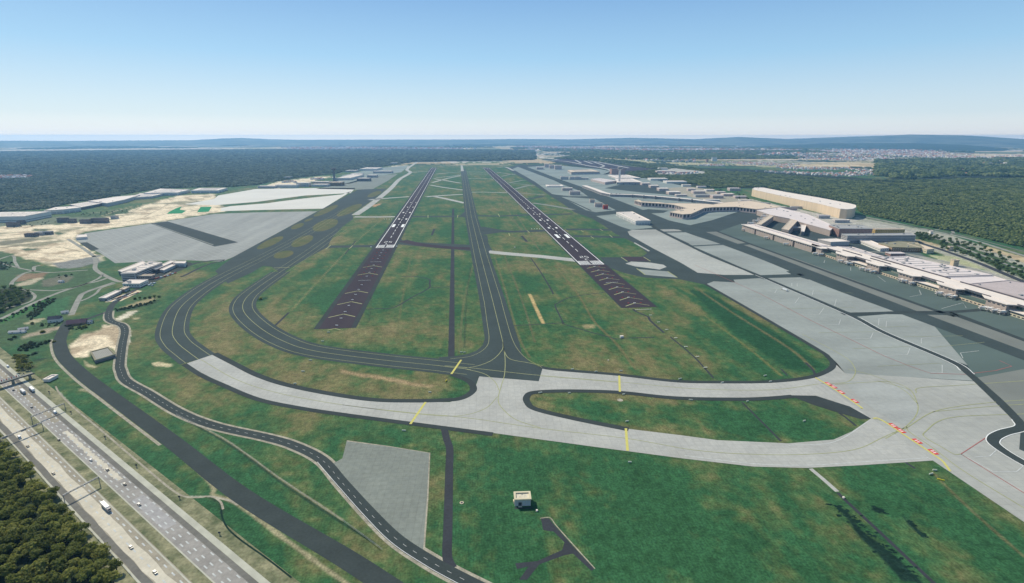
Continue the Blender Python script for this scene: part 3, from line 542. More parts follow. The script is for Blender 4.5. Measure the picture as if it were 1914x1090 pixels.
tj = area_px('taxiway_junction', [(896, 560), (906, 633), (902, 646), (891, 655.5), (874, 662), (853, 665.7), (820, 668), (820, 699), (845, 701), (870, 708), (888, 720), (896, 704), (960, 709), (1007, 713), (1014, 689), (990, 677), (977, 663), (966, 643), (944, 560)], 3.6, M['taxi'])
CO = [(345, 681), (401, 662), (440, 684), (480, 704), (530, 721), (605, 736), (693, 749), (724, 752), (840, 752), (871, 744), (886, 731), (896, 703), (960, 709), (1007, 713), (1014, 689), (1155, 702), (1261, 714), (1434, 714.5), (1522, 706.5), (1612, 771), (1745, 861), (1608, 870), (1508, 875), (1408, 872.5), (1274, 857), (1100, 834), (924, 810), (764, 790), (640, 774), (545, 758), (480, 744), (410, 714)]
LENS = [(980, 744), (985, 735), (1001, 731), (1060, 729), (1155, 731), (1261, 742), (1380, 744), (1440, 742.5), (1474, 739), (1525, 740), (1588, 760), (1628, 782.5), (1592, 807), (1558, 822), (1474, 829), (1341, 823), (1274, 814), (1175, 802), (1075, 782), (1001, 765), (984, 755)]
cc = sheet('concrete_taxiway', [GP(CO), GP(LENS)], 3.3, M['conc'])
area_px('runway_shoulder', [(1474, 739), (1525, 740), (1588, 760), (1630, 783), (1608, 783.5), (1568, 772), (1520, 757)], 3.1, M['shoulder'])
for P, wd in [([(344, 681), (375, 701), (412, 718), (480, 746), (560, 763), (640, 775), (764, 791.5), (921, 812)], 7), ([(401, 661), (440, 681), (480, 701), (530, 718), (605, 734), (693, 747), (770, 749.5), (835, 748), (862, 744.5), (880, 735), (885, 725), (875, 712), (845, 700)], 8.5),
              ([(1008, 686), (1040, 691), (1155, 700.5), (1261, 712.5), (1350, 714.5), (1440, 713.5), (1510, 706), (1545, 694), (1557, 682), (1548, 668), (1521, 649), (1391, 573), (1318, 531)], 7.5), ([(1175, 803), (1075, 783), (1003, 765.5), (986, 753), (985, 741), (1000, 733.5), (1060, 731), (1155, 733.5), (1261, 744), (1380, 746.5), (1440, 744.5), (1482, 741)], 8)]:
    ribbon('taxiway_shoulder', P, wd, 3.9, M['shoulder'])
# runways, their overruns and markings
def runway(X, y0, y1, yo, wd, sh, tag_):
    if sh: struct(boxless('runway_shoulder', X-wd/2-sh, X+wd/2+sh, yo, y1+60, 3.0, M['shoulder']))
    r = struct(boxless('runway', X-wd/2, X+wd/2, yo, y1, 4.2, M['runway'])); return r
def boxless(name, x0, x1, y0, y1, lay, m, parent=None):
    z = lay*LAYER; return mesh_obj(name, [(x0, y0, z), (x1, y0, z), (x1, y1, z), (x0, y1, z)], [(0, 1, 2, 3)], m, parent)
def quads_(name, rects, lay, m, parent):
    vs, fs = [], []
    for x0, x1, y0, y1 in rects: k = len(vs); z = lay*LAYER; vs += [(x0, y0, z), (x1, y0, z), (x1, y1, z), (x0, y1, z)]; fs.append((k, k+1, k+2, k+3))
    return mesh_obj(name, vs, fs, m, parent)
GLYPH = {'2': [(0, 9, 6, 9), (6, 9, 6, 5), (6, 5, 0, 5), (0, 5, 0, 0), (0, 0, 6, 0)], '5': [(6, 9, 0, 9), (0, 9, 0, 5), (0, 5, 6, 5), (6, 5, 6, 0), (6, 0, 0, 0)],
         'L': [(0, 9, 0, 0), (0, 0, 6, 0)], 'C': [(6, 9, 0, 9), (0, 9, 0, 0), (0, 0, 6, 0)], 'N': [(0, 0, 0, 9), (0, 9, 6, 0), (6, 0, 6, 9)]}
def glyph(name, ch, ox, oy, sx, sy, wd, lay, m, parent, ux=(1, 0), uy=(0, 1)):
    vs, fs = [], []
    for x0, y0, x1, y1 in GLYPH[ch]:
        a = np.array([ox, oy])+np.array(ux)*x0*sx+np.array(uy)*y0*sy; b2 = np.array([ox, oy])+np.array(ux)*x1*sx+np.array(uy)*y1*sy
        t = (b2-a)/np.linalg.norm(b2-a)*wd/2; n = np.array([t[1], -t[0]]); k = len(vs)
        vs += [(*(a-n-t), lay*LAYER), (*(a+n-t), lay*LAYER), (*(b2+n+t), lay*LAYER), (*(b2-n+t), lay*LAYER)]; fs.append((k, k+1, k+2, k+3))
    return mesh_obj(name, vs, fs, m, parent)
rwl = runway(XL, YL0, YL1, YLo, 50, 8, 'L'); rwr = runway(XR, YR0, YR1, YRo, 61, 3, 'R')
for r, X, y0, y1, hw, nst, let in ((rwl, XL, YL0, YL1, 23.4, 8, 'L'), (rwr, XR, YR0, YR1, 28.6, 9, 'C')):
    quads_('side_line', [(X-hw-.9, X-hw+.9, y0, y1), (X+hw-.9, X+hw+.9, y0, y1)], 4.9, M['white'], r)
    quads_('centre_line', [(X-.8, X+.8, y, y+32) for y in np.arange(y0+150, y1-150, 58)], 4.9, M['white'], r)
    boxless('threshold_bar', X-hw, X+hw, y0-3, y0-.8, 5.0, M['white'], r)
    pitch = (hw-2.6)/nst
    for s in (-1, 1):
        for k in range(nst): x = X+s*(2.0+pitch*(k+.5)); boxless('threshold_stripe', x-pitch*.25, x+pitch*.25, y0+2, y0+38, 5.0, M['white'], r)
    glyph('runway_letter', let, X-2.8, y0+47, .95, 1.6, 1.8, 5.0, M['white'], r)
    glyph('runway_number', '2', X-9.5, y0+72, 1.1, 2.2, 2.1, 5.0, M['white'], r); glyph('runway_number', '5', X+3, y0+72, 1.1, 2.2, 2.1, 5.0, M['white'], r)
    quads_('side_line', [(X-hw, X+hw, y1-3, y1-1)]+[(X+s*(3+4.2*k), X+s*(5.3+4.2*k), y1-42, y1-6) for s in (-1, 1) for k in range(5)], 4.9, M['white'], r)
for r, X, pts, sz in ((rwl, XL, [(736, 753, 422), (746, 759.6, 409.6), (754, 766.3, 397.5), (761.8, 772, 387.4), (768, 777.5, 379)], None), (rwr, XR, [(1041.5, 1060, 441.5), (1026, 1040, 426), (1010, 1023.5, 411.6), (997.8, 1009, 400.3), (987, 997.5, 389.4)], None)):
    for k, (a, b2, y) in enumerate(pts):
        for px in (a, b2):
            g = G(px, y); hw = 4.6 if k == 0 else (3.2 if k < 3 else 1.7); ln = 30 if k == 0 else 12
            boxless('aiming_point_marking' if k == 0 else 'touchdown_marking', g[0]-hw, g[0]+hw, g[1]-ln, g[1]+ln, 5.0, M['white'], r)
    for k in range(1, 10) if r is rwr else (6, 8, 12, 14, 16, 18):
        y = (YR0 if r is rwr else YL0)-36*k+(14 if r is rwr else 0); w_ = 10 if k == 18 else 22; dp = 17
        for s in (-1, 1):
            p0, p1 = np.array([X, y]), np.array([X+s*w_, y-dp*w_/23]); vs, fs = strip([[p0, p1]], 1.4 if r is rwr and s > 0 else 2.2, 5.0)
            mesh_obj('chevron', vs, fs, M['paleyellow'], r)
# taxiway guide lines
lines('edge_line', [[(905, 563), (910, 600), (914, 634), (906, 652), (880, 666), (842, 671)], [(937, 563), (947, 600), (960, 640), (980, 667), (1013, 687)]], .6, 4.7, M['paleyellow'], tj)
for par, P, offs in ((ta, T1[:11], (-16, 0, 16)), (tb, T2[1:13], (-15.5, 0, 15.5)), (tc, CT[:5], (-16, 0, 16))):
    for o_ in offs: ribbon('edge_line' if o_ else 'centre_line', P[:4] if par is tc and o_ else P, .6 if o_ else .75, 4.7, M['paleyellow'], par, off=o_, curve=par is not tc)
lines('guide_line', [[(812, 683), (870, 688), (915, 676), (938, 655), (940, 640)], [(940, 640), (944, 670), (943, 700), (936, 725), (931, 748), (940, 765), (965, 785), (1010, 800)], [(1015, 684), (985, 678), (955, 672), (944, 660), (940, 640)],
  [(831, 684), (880, 688), (960, 697), (1010, 702), (1155, 714), (1300, 727), (1440, 729), (1530, 718)], [(870, 690), (905, 699), (925, 714), (933, 730)]], .9, 4.8, M['paleyellow'], tj)
lines('guide_line', [[(375, 672), (440, 709), (520, 735), (640, 757), (770, 772), (870, 781), (1010, 801), (1172, 820), (1300, 842), (1420, 850), (1520, 849), (1600, 840), (1650, 818), (1690, 800)], [(640, 757), (760, 772), (850, 778), (905, 765), (930, 742)], [(1010, 703), (1155, 715)]], .8, 4.8, M['paleyellow'], cc)
lines('edge_line', [[(1280, 852), (1408, 867), (1508, 870), (1608, 864), (1735, 856)], [(1474, 833), (1560, 826), (1624, 787)]], .8, 4.8, M['worn'], cc)
lines('stop_bar', [[(843.6, 699.4), (862, 673)], [(767, 793), (795.5, 752)], [(1157.4, 702.5), (1158.6, 732.5)], [(1169.8, 801), (1173, 843)]], 2.6, 4.9, M['yellow'], cc, curve=False)
lines('stop_bar', [[(1524, 706), (1560, 728), (1607, 760), (1610, 764)], [(1632, 782), (1647, 785), (1700, 820), (1755, 857), (1768, 870), (1776, 881)]], 2.0, 4.9, M['yellow'], cc)
lines('stop_bar', [[(1161, 481), (1173, 489)], [(1203, 480.5), (1216, 488.5)], [(1190, 502), (1206, 514)], [(1248, 507.5), (1266, 519)], [(609, 466), (618, 458.5)], [(653, 465), (659.5, 459)], [(953, 441.5), (951, 436)], [(931, 400), (934, 405)], [(541, 500), (512, 501)], [(800, 402), (800, 407)], [(856, 402), (855, 407)], [(985, 431), (990, 435)], [(1086, 431), (1091, 434)], [(1104, 442), (1110, 446)], [(1121, 428), (1127, 432)], [(1139, 439), (1145, 444)]], 2.4, 4.9, M['paleyellow'], tc, curve=False)
ap = [o for o in C.objects if o.name.startswith('holding_apron')][0]
lines('guide_line', [[(1628, 782), (1660, 790), (1690, 805)], [(1560, 719), (1620, 715), (1665, 714), (1700, 728), (1712, 748), (1716, 764), (1710, 780), (1694, 797), (1680, 806), (1655, 820)], [(1535, 717), (1580, 715), (1597, 702), (1596, 685), (1575, 665), (1500, 625)],
  [(1690, 803), (1740, 772), (1790, 760), (1860, 752), (1914, 748)], [(1742, 770), (1850, 760), (1914, 756)], [(1712, 735), (1720, 725), (1800, 720), (1914, 712)], [(1640, 712), (1700, 728)], [(1914, 774), (1776, 781), (1730, 807), (1730, 818), (1760, 836), (1783, 849), (1795, 849)], [(1585, 690), (1640, 705), (1690, 730), (1715, 755)], [(1694, 797), (1700, 808), (1740, 835), (1800, 880), (1914, 950)]], .9, 4.8, M['paleyellow'], ap)
lines('apron_boundary', [[(1300, 496), (1419, 548.5), (1521, 602), (1594, 637), (1651, 665), (1701, 685), (1739, 698), (1803, 700), (1861, 693), (1891, 685), (1868, 674)], [(1842, 819), (1796, 849), (1914, 922), (2000, 972)]], .9, 4.8, M['redline'], ap, curve=False)
lines('stand_line', [[(1796, 849), (1856, 882), (1900, 882), (1912, 872), (1890, 855)], [(1820, 855), (1850, 853), (1862, 842)]], .8, 4.8, M['worn'], ap, curve=False)
lines('stand_line', [[(1642, 608), (1643, 596), (1675, 593)], [(1656, 612), (1657, 601), (1690, 600)], [(1627, 633), (1632, 622)], [(1594, 633), (1627, 633)], [(1653, 665.5), (1696, 663), (1701, 651)], [(1722, 642), (1722, 633), (1760, 629)], [(1740, 697), (1761, 697), (1761, 682)], [(1800, 670), (1795, 660), (1830, 656)], [(1457, 566), (1486, 567), (1494, 556), (1510, 553)], [(1497, 588), (1531, 588), (1540, 576)], [(1518, 552), (1520, 543)], [(1560, 572), (1563, 560)], [(1448, 548), (1452, 541)], [(1535, 608), (1568, 607), (1571, 598)], [(1480, 535), (1480, 529)], [(1490, 536), (1490, 530)],
  [(1540, 492), (1542, 486)], [(1590, 506), (1590, 500)], [(1655, 527), (1640, 516)], [(1700, 555), (1722, 551), (1718, 542)], [(1760, 577), (1800, 566), (1806, 576)]], .7, 4.8, M['worn'], ap, curve=False)
lines('stand_line', [[(1420, 540), (1594, 548)], [(1470, 577), (1600, 575)], [(1530, 622), (1655, 620)], [(1594, 652), (1700, 648)], [(1640, 685), (1760, 679)], [(1690, 630), (1800, 628)], [(1640, 612), (1700, 610)], [(1740, 650), (1840, 640)]], .6, 4.8, M['paleyellow'], ap, curve=False)
for k, (x, y) in enumerate([(1548.5, 717.6), (1557.7, 723), (1572, 733), (1597.8, 749.7), (1669.6, 795.8), (1684, 805.3), (1714.4, 825), (1744.4, 845)]):
    a = G(x, y)[:2]; u = G(1755, 857)[:2]-G(1647, 785)[:2]; u = u/np.linalg.norm(u); v = np.array([-u[1], u[0]])*-1
    if v[1] < 0: v = -v
    q = [a-u*4.5-v*2.4, a+u*4.5-v*2.4, a+u*4.5+v*2.4, a-u*4.5+v*2.4]; s_ = mesh_obj('holding_sign_marking', [(*p, 5.1*LAYER) for p in q], [(0, 1, 2, 3)] if area2(q) > 0 else [(3, 2, 1, 0)], M['signred'], cc)
    glyph('letter', 'N', *(a-u*1.8-v*1.7), .6, .38, .75, 5.3, M['white'], s_, tuple(u), tuple(v))
# concrete and dark connectors of the far field
for nm, P, wd, mt in [('concrete_taxiway', [(779, 303.5), (761, 316), (767, 322.6), (747, 335), (729, 353.5), (693.6, 382), (664, 402)], 30, 'conc'), ('concrete_taxiway', [(662, 405.5), (700, 405.7), (738, 405.3)], 26, 'conc'), ('concrete_taxiway', [(690, 374), (707, 372), (765, 367.6)], 28, 'conc'),
  ('concrete_taxiway', [(767, 322.6), (785, 321.3), (806, 321)], 26, 'conc'), ('concrete_taxiway', [(797, 368), (820, 366), (866, 363.3)], 32, 'conc'), ('concrete_taxiway', [(810, 367), (835, 372), (870, 380)], 28, 'conc'), ('concrete_taxiway', [(804, 346), (830, 350.5), (867, 355.5)], 22, 'conc'),
  ('concrete_taxiway', [(808, 341.5), (835, 334), (861, 328.5)], 20, 'conc'), ('concrete_taxiway', [(811, 334), (835, 338), (861, 342.5)], 20, 'conc'), ('concrete_taxiway', [(815, 332), (840, 330), (862, 327)], 18, 'conc'), ('concrete_taxiway', [(815, 325.5), (835, 323.5), (862, 321.5)], 18, 'conc'), ('concrete_taxiway', [(822, 310.5), (861, 309.2), (905, 308.3), (950, 309)], 34, 'conc'),
  ('concrete_taxiway', [(872, 321.5), (911, 321.8)], 24, 'conc'), ('concrete_taxiway', [(873, 325.4), (914, 325.6)], 18, 'conc'), ('concrete_taxiway', [(875, 334), (900, 334.2), (924, 335)], 18, 'conc'), ('concrete_taxiway', [(880, 359.5), (905, 359.3), (948, 360.5)], 20, 'conc'), ('concrete_taxiway', [(930, 313), (945, 312.5), (960, 319)], 24, 'conc'), ('concrete_taxiway', [(927, 321.5), (955, 326), (962, 327)], 20, 'conc_grey'),
  ('concrete_taxiway', [(937, 330), (958, 325.5), (963, 326)], 22, 'conc_grey'), ('concrete_taxiway', [(950, 342.5), (975, 337.5), (983, 337)], 24, 'conc_grey'), ('concrete_taxiway', [(958, 343), (990, 345.5)], 20, 'conc_grey'), ('concrete_taxiway', [(962, 353.5), (985, 347.5), (998, 346)], 26, 'conc_grey'), ('concrete_taxiway', [(970, 361), (1018, 364)], 18, 'conc_grey'),
  ('concrete_taxiway', [(996, 379.5), (1030, 384.5), (1072, 392)], 26, 'conc_grey'), ('far_taxiway', [(775, 303.3), (900, 302.3), (1000, 302)], 40, 'conc'), ('far_taxiway', [(780, 306), (900, 305.2), (1000, 304.6)], 60, 'taxi'), ('taxiway', [(612, 461.5), (640, 461), (700, 460)], 34, 'taxi'), ('taxiway', [(752, 450), (790, 458), (840, 463), (884, 465)], 34, 'runway'),
  ('taxiway', [(768, 405), (800, 405), (874, 404)], 34, 'taxi'), ('taxiway', [(890, 403), (930, 404), (985, 402), (1070, 400)], 30, 'taxi'), ('taxiway', [(897, 425), (930, 431), (960, 433), (1020, 431)], 36, 'taxi'), ('taxiway', [(1058, 429), (1100, 429), (1150, 430)], 34, 'taxi'), ('taxiway', [(1072, 441.5), (1110, 442), (1170, 444)], 34, 'taxi'),
  ('taxiway', [(985, 372), (1005, 369), (1015, 366)], 30, 'taxi'), ('concrete_taxiway', [(911, 470.5), (950, 474.5), (1010, 479.5), (1080, 487)], 33, 'conc')]:
    ribbon(nm, P, wd, 2.4 if mt != 'taxi' else 2.2, M[mt])
area_px('concrete_taxiway', [(861, 309), (864.5, 309), (867, 320), (861.5, 320)], 3.4, M['conc'])
area_px('taxiway_fillet', [(745, 440), (753, 450), (760, 452), (884, 458), (888, 470), (800, 462), (745, 457), (738, 452)], 2.1, M['taxi'])
for P in ([(889, 420), (905, 427), (940, 434), (905, 439), (893, 443)], [(860, 403), (868, 396), (886, 396), (893, 402), (886, 409), (876, 410)], [(884, 440), (911, 440), (913, 455), (921, 470), (905, 474)]): area_px('taxiway_fillet', P, 2.0, M['taxi'])
# field service paths
for P, wd in [([(847, 390.5), (846, 480), (843.6, 667)], 9), ([(678, 578), (706, 577), (736, 575), (770, 556), (801, 539), (803, 530), (801, 522), (776, 517), (750, 517)], 3.2), ([(801, 538.5), (842, 536)], 3.0), ([(960, 609), (1010, 606), (1053, 604), (1057, 607), (1145.6, 632), (1170, 632), (1223, 630.5)], 2.4),
  ([(1053, 604), (1045, 588), (1038, 572), (1042, 567), (1070, 555), (1133, 546.5), (1165, 545)], 2.4), ([(1034, 550), (1030, 541), (1010, 508), (992, 482)], 3.0), ([(1183, 578), (1190, 583), (1211, 592), (1216, 600), (1241, 622)], 4.0), ([(1253, 630), (1295, 665), (1334, 707)], 2.6), ([(1387, 752), (1415, 780), (1460, 825)], 2.4), ([(1568, 772), (1580, 780), (1600, 796)], 2.6),
  ([(1506, 678), (1518, 690), (1524, 700)], 3.0), ([(1460, 690), (1472, 702)], 2.4), ([(1566, 921), (1580, 935), (1650, 1000), (1740, 1085), (1800, 1140)], 3.2), ([(1692, 864), (1711, 876)], 2.6), ([(512, 611), (540, 584)], 4.0), ([(645, 475), (665, 450)], 3.4), ([(886, 440), (897, 455)], 6), ([(1530, 876), (1560, 915)], 0.1)]:
    ribbon('field_path', P, wd, 1.0, M['path'])
ribbon('concrete_path', [(1515, 876), (1540, 897), (1565, 919)], 4.0, 1.2, M['conc'])
ribbon('dark_strip', [(807, 440), (812, 428)], 7, 1, M['path'])
ribbon('dark_strip', [(975, 441), (985, 452)], 8, 1, M['path'])
# perimeter roads at the lower left
R1 = [(150, 560), (137, 590), (122, 612), (113, 632), (112, 645), (121, 668), (150, 697), (192, 730), (320, 824), (450, 925), (640, 1040), (720, 1092), (800, 1145)]
p1 = ribbon('perimeter_road', [(131, 599)]+R1[2:], 16.0, 1.4, M['road']); ribbon('verge', R1[3:9], 3.0, 1.2, M['verge'], off=10)
R2 = [(420, 486), (395, 487.5), (363, 493), (326, 509), (251, 543), (215, 565), (204, 582), (203, 595), (211, 602), (228, 608), (233.5, 619), (229, 643), (224, 680), (226, 693), (236, 712), (276, 735), (334, 770), (401, 796), (501.6, 818.6), (552, 834), (602, 860), (640, 903), (690, 958), (740, 1007), (800, 1047), (860, 1080), (960, 1130)]
ribbon('verge', R2[6:], 15.5, 1.1, M['verge']); p2 = ribbon('service_road', R2, 10.5, 1.8, M['road'])
ribbon('centre_line', R2[6:], .28, 2.2, M['worn'], p2, dash=(4, 7)); ribbon('edge_line', R2[20:], .35, 2.2, M['white'], p2, off=4.6)
ribbon('service_road', [(205, 584), (195, 585), (163, 596), (128, 604)], 7, 1.5, M['path'])
area_px('concrete_pad', [(648, 825), (725, 835), (802, 847), (800, 890), (798, 930), (794, 980), (791, 1028), (760, 1012), (723, 985), (690, 950), (655, 905), (622, 867), (640, 857)], 1.5, M['conc_grey'])
ribbon('verge', [(648, 824), (725, 834.5), (803, 847), (799, 930), (792, 1028)], 1.6, 1.3, M['verge'], curve=False)
ribbon('field_path', [(830, 798), (834, 818), (840.5, 840), (839.5, 880), (838.5, 930), (837, 990), (836, 1040), (845, 1062)], 7.2, 1.6, M['path'])
area_px('field_path', [(1011, 969), (1026, 969), (1038, 984), (1071, 1021), (1111, 1064), (1105, 1067), (1071, 1035), (1055, 1038), (1008, 1055), (985, 1084), (970, 1084), (988, 1059), (966, 1064), (963, 1053), (1004, 1049), (1051, 1028), (1055, 1014), (1035, 994), (1015, 991)], 1.2, M['path'])
ribbon('verge', [(1010, 969), (1028, 968), (1040, 983), (1073, 1020), (1112, 1063)], .9, 1.0, M['verge'])
# old roads on the left
for P, wd, mt in [([(-60, 615), (0, 596.6), (62.7, 566.5), (113, 546), (160, 531), (182, 526), (200, 520)], 8, 'oldroad'), ([(40, 541), (104, 543), (150, 534), (180, 522.6), (192, 514)], 5.5, 'oldroad'), ([(133, 589), (149, 556), (157, 548), (180, 539), (213, 528)], 9, 'oldroad'), ([(21, 535), (24, 526), (43, 512), (62, 506), (64, 499), (75, 496)], 7, 'oldroad'), ([(176, 478), (179, 490), (180, 505), (215, 524), (232, 527)], 9, 'oldroad'), ([(127, 447), (140, 455), (159, 467), (177, 480)], 9, 'oldroad'),
  ([(164, 505), (120, 508), (91, 509.5), (60, 506), (20, 497), (-40, 480)], 5, 'oldroad'), ([(46, 541), (64, 551), (62, 560), (45, 568), (0, 578), (-50, 585)], 5, 'oldroad'), ([(150, 563), (165, 557), (180, 548), (190, 538), (215, 530)], 5, 'oldroad'), ([(-40, 500), (20, 478), (28, 490), (34, 500)], 6, 'oldroad'), ([(420, 487), (385, 496), (345, 515), (338, 517)], 7, 'path')]:
    ribbon('old_road' if mt == 'oldroad' else 'service_road', P, wd, 1.2, M[mt])
area_px('car_park', [(196, 565), (226, 563), (266, 544), (252, 542), (200, 562)], 1.4, M['sand']); area_px('car_park', [(296, 520), (306, 517), (332, 509), (318, 509)], 1.4, M['verge'])
area_px('service_yard', [(232, 533), (285, 529), (330, 507), (360, 492), (345, 488), (240, 510), (228, 522)], 1.1, M['shoulder'])
area_px('sports_field', [(312, 400), (316, 396), (330, 389), (340, 386), (336, 392), (348, 394), (340, 399)], 2, M['turf']); area_px('sports_field', [(368, 397), (375, 387), (396, 386.5), (390, 396)], 2, M['turf'])
# roads beyond the terminal
for P, wd, mt in [([(1400, 381), (1500, 398), (1597, 402.5), (1741, 431), (1778, 438.5), (1830, 452), (1914, 478), (2100, 530)], 13, 'oldroad'), ([(1440, 397), (1597, 409), (1700, 431), (1760, 448), (1830, 475), (1914, 507), (2100, 580)], 9, 'oldroad'), ([(1706, 450), (1760, 467), (1830, 492), (1914, 527), (2100, 600)], 15, 'path'), ([(1722, 431), (1765, 429), (1779, 432), (1780, 437), (1760, 437)], 8, 'oldroad'), ([(1600, 470), (1690, 474), (1760, 488), (1850, 512), (1914, 545)], 9, 'oldroad'), ([(1600, 404), (1714, 425), (1780, 436), (1914, 470)], 7, 'mwdark'),
  ([(1440, 325), (1560, 334), (1640, 339), (1690, 343)], 14, 'verge')]:
    ribbon('access_road', P, wd, 1.3, M[mt])
# far second runway with its pale taxiways
area_px('far_airfield', [(1030, 300), (1052, 296.5), (1110, 301), (1170, 310), (1230, 317), (1180, 320), (1110, 314)], 1.0, M['runway'])
for P, wd in [([(1035, 299), (1054, 296.8), (1110, 302), (1175, 314)], 34), ([(1030, 300), (1060, 302), (1095, 309), (1125, 314), (1140, 318), (1142, 322), (1130, 326)], 34), ([(1075, 299), (1086, 305)], 26), ([(1092, 301), (1107, 306)], 26), ([(1110, 303), (1128, 309.5), (1122, 313)], 26), ([(1000, 302), (1035, 299)], 30)]: ribbon('far_taxiway', P, wd, 2.0, M['conc'])
# motorway at the lower left
MA = np.array(G(110, 767)[:2]); MU = np.array([.7488, -.6628]); MN = np.array([MU[1], -MU[0]])  # MN points towards the airfield's far side (left of view)
def mpt(s, d): return MA+MU*s+MN*d
def mstrip(name, d0, d1, lay, m, parent=None, s0=-420, s1=520, jit=0.0):
    n = 60; vs = []
    for k in range(n+1):
        s = s0+(s1-s0)*k/n; a = mpt(s, d0+(jit*(rnd.random()-.5) if jit else 0)); b2 = mpt(s, d1+(jit*(rnd.random()-.5) if jit else 0)); vs += [(*a, lay*LAYER), (*b2, lay*LAYER)]
    fs = [(2*k, 2*k+1, 2*k+3, 2*k+2) for k in range(n)]
    if d1 > d0: fs = [f[::-1] for f in fs]
    o = mesh_obj(name, vs, fs, m, parent)
    if parent is None: struct(o)
    return o
mstrip('motorway_verge', -14, 60, .6, M['vergegreen'])
ml = mstrip('motorway', 28.5, 49.5, 1.4, M['mw']); mr = mstrip('motorway', 2.5, 20, 1.4, M['mw2'])
mstrip('lane_surface', 35, 43.5, 2.0, M['mwpale'], ml, jit=1.6); mstrip('hard_shoulder', 44, 48.6, 1.9, M['mwdark'], ml, jit=.8); mstrip('hard_shoulder', 2.5, 6.4, 1.9, M['mwdark'], mr)
mstrip('lane_surface', 9.4, 13.4, 1.8, M['mwpale'], mr, s0=60, s1=200, jit=2.0); mstrip('lane_surface', 8, 17, 1.8, M['mwgrey'], mr, s0=240, s1=300, jit=.8); mstrip('lane_surface', 6.6, 13, 1.8, M['mw'], mr, s0=-200, s1=30, jit=1)
for d, par in ((29.6, ml), (20.0, mr)): mstrip('edge_line', d-.5, d+.5, 2.6, M['kerbpale'], par)
mstrip('barrier_base', 48.8, 50.2, 2.6, M['kerbpale'], ml); mstrip('verge_strip', -2.2, 2.4, 2.0, M['kerbpale'], mr)
struct(mstrip('median_grass', 20.7, 28.4, 1.5, M['vergegreen'])); 
for d, par in ((32.6, ml), (39.2, ml), (16.6, mr), (12.8, mr), (7.6, mr)):
    vs, fs = [], []
    for k in range(-30, 42):
        s = k*12+3*(d % 2); a, b2 = mpt(s, d), mpt(s+4.6, d); n = MN*.5; q = len(vs); vs += [(*(a-n), 2.9*LAYER), (*(b2-n), 2.9*LAYER), (*(b2+n), 2.9*LAYER), (*(a+n), 2.9*LAYER)]; fs.append((q, q+1, q+2, q+3) if np.cross(b2-a, MN) > 0 else (q+3, q+2, q+1, q))
    mesh_obj('lane_dash', vs, fs, M['worn'], par)

# damp dark patches on the grass at lower right
def jag(P, n=3, amp=.16, seed=1):
    rg = np.random.RandomState(seed); p = [np.array(q) for q in GP(P)]
    for _ in range(n):
        o = []
        for i in range(len(p)):
            a, b4 = p[i], p[(i+1) % len(p)]; d = b4-a; o += [a, (a+b4)/2+np.array([d[1], -d[0]])*rg.uniform(-amp*1.6, amp*1.6)+d*rg.uniform(-.1, .1)]
        p = o
    return [tuple(q) for q in p]
rg_ = np.random.RandomState(5); vs, fs = [], []; q_ = 0
for P, wd, n in (([(1570, 948), (1592, 966), (1618, 990), (1648, 1018), (1672, 1046), (1712, 1088)], 10, 85), ([(1562, 944), (1580, 960)], 3.5, 16), ([(1630, 949), (1652, 959)], 4, 18), ([(1692, 966), (1704, 980), (1734, 1007)], 2.0, 16), ([(1596, 975), (1660, 1040)], 14, 40)):
    p = [np.array(q) for q in GP(P)]; sl = np.concatenate([[0], np.cumsum([np.linalg.norm(p[i+1]-p[i]) for i in range(len(p)-1)])])
    for _ in range(n):
        d = rg_.uniform(0, sl[-1]); c = np.array([np.interp(d, sl, [q[0] for q in p]), np.interp(d, sl, [q[1] for q in p])])+rg_.normal(size=2)*wd*.38; r = rg_.uniform(.35, 2.0)*(1 if wd < 12 else .5); k = len(vs); m_ = 9
        for i in range(m_): u = 2*math.pi*i/m_; rr2 = r*rg_.uniform(.45, 1.25); vs.append((c[0]+rr2*math.cos(u)*1.5, c[1]+rr2*math.sin(u)*.8, .06+q_*.0008))
        fs.append(tuple(range(k, k+m_))); q_ += 1
mesh_obj('damp_patch', vs, fs, M['darkgrass'])['kind'] = 'stuff'
area_px('stained_concrete', [(1575, 712), (1640, 714), (1690, 722), (1712, 748), (1722, 770), (1700, 795), (1672, 790), (1640, 770), (1610, 748)], 3.36, M['stain'])

# worn guide lines over the slab apron
TA = np.array(GP([(140, 448), (160, 436), (281, 418), (401, 400), (480, 397), (593, 395), (437, 480), (416, 489), (330, 486), (215, 492), (190, 475)])); du = np.array(G(401, 461)[:2])-np.array(G(281, 418)[:2]); du = du/np.linalg.norm(du); dn = np.array([-du[1], du[0]]); o0 = np.array(G(300, 440)[:2]); vs, fs = [], []
for k in range(-34, 44):
    run = None
    for s_ in np.arange(-1300, 1300, 10.0):
        q = o0+dn*k*15+du*s_; ins = poly_sd(np.array([q[0]]), np.array([q[1]]), TA)[0] > 4
        if ins and run is None: run = q
        if (not ins or s_ > 1280) and run is not None:
            e = q-du*10
            if np.linalg.norm(e-run) > 25:
                i0 = len(vs); h_ = dn*(.55 if k % 3 else .9); vs += [(*(run-h_), 1.3*LAYER), (*(run+h_), 1.3*LAYER), (*(e+h_), 1.3*LAYER), (*(e-h_), 1.3*LAYER)]; fs.append((i0+3, i0+2, i0+1, i0))
            run = None
la = [o for o in C.objects if o.name.startswith('cargo_apron') and o.data.materials[0] == M['apron_tile']][0]
mesh_obj('guide_line', vs, fs, M['stain'], la)

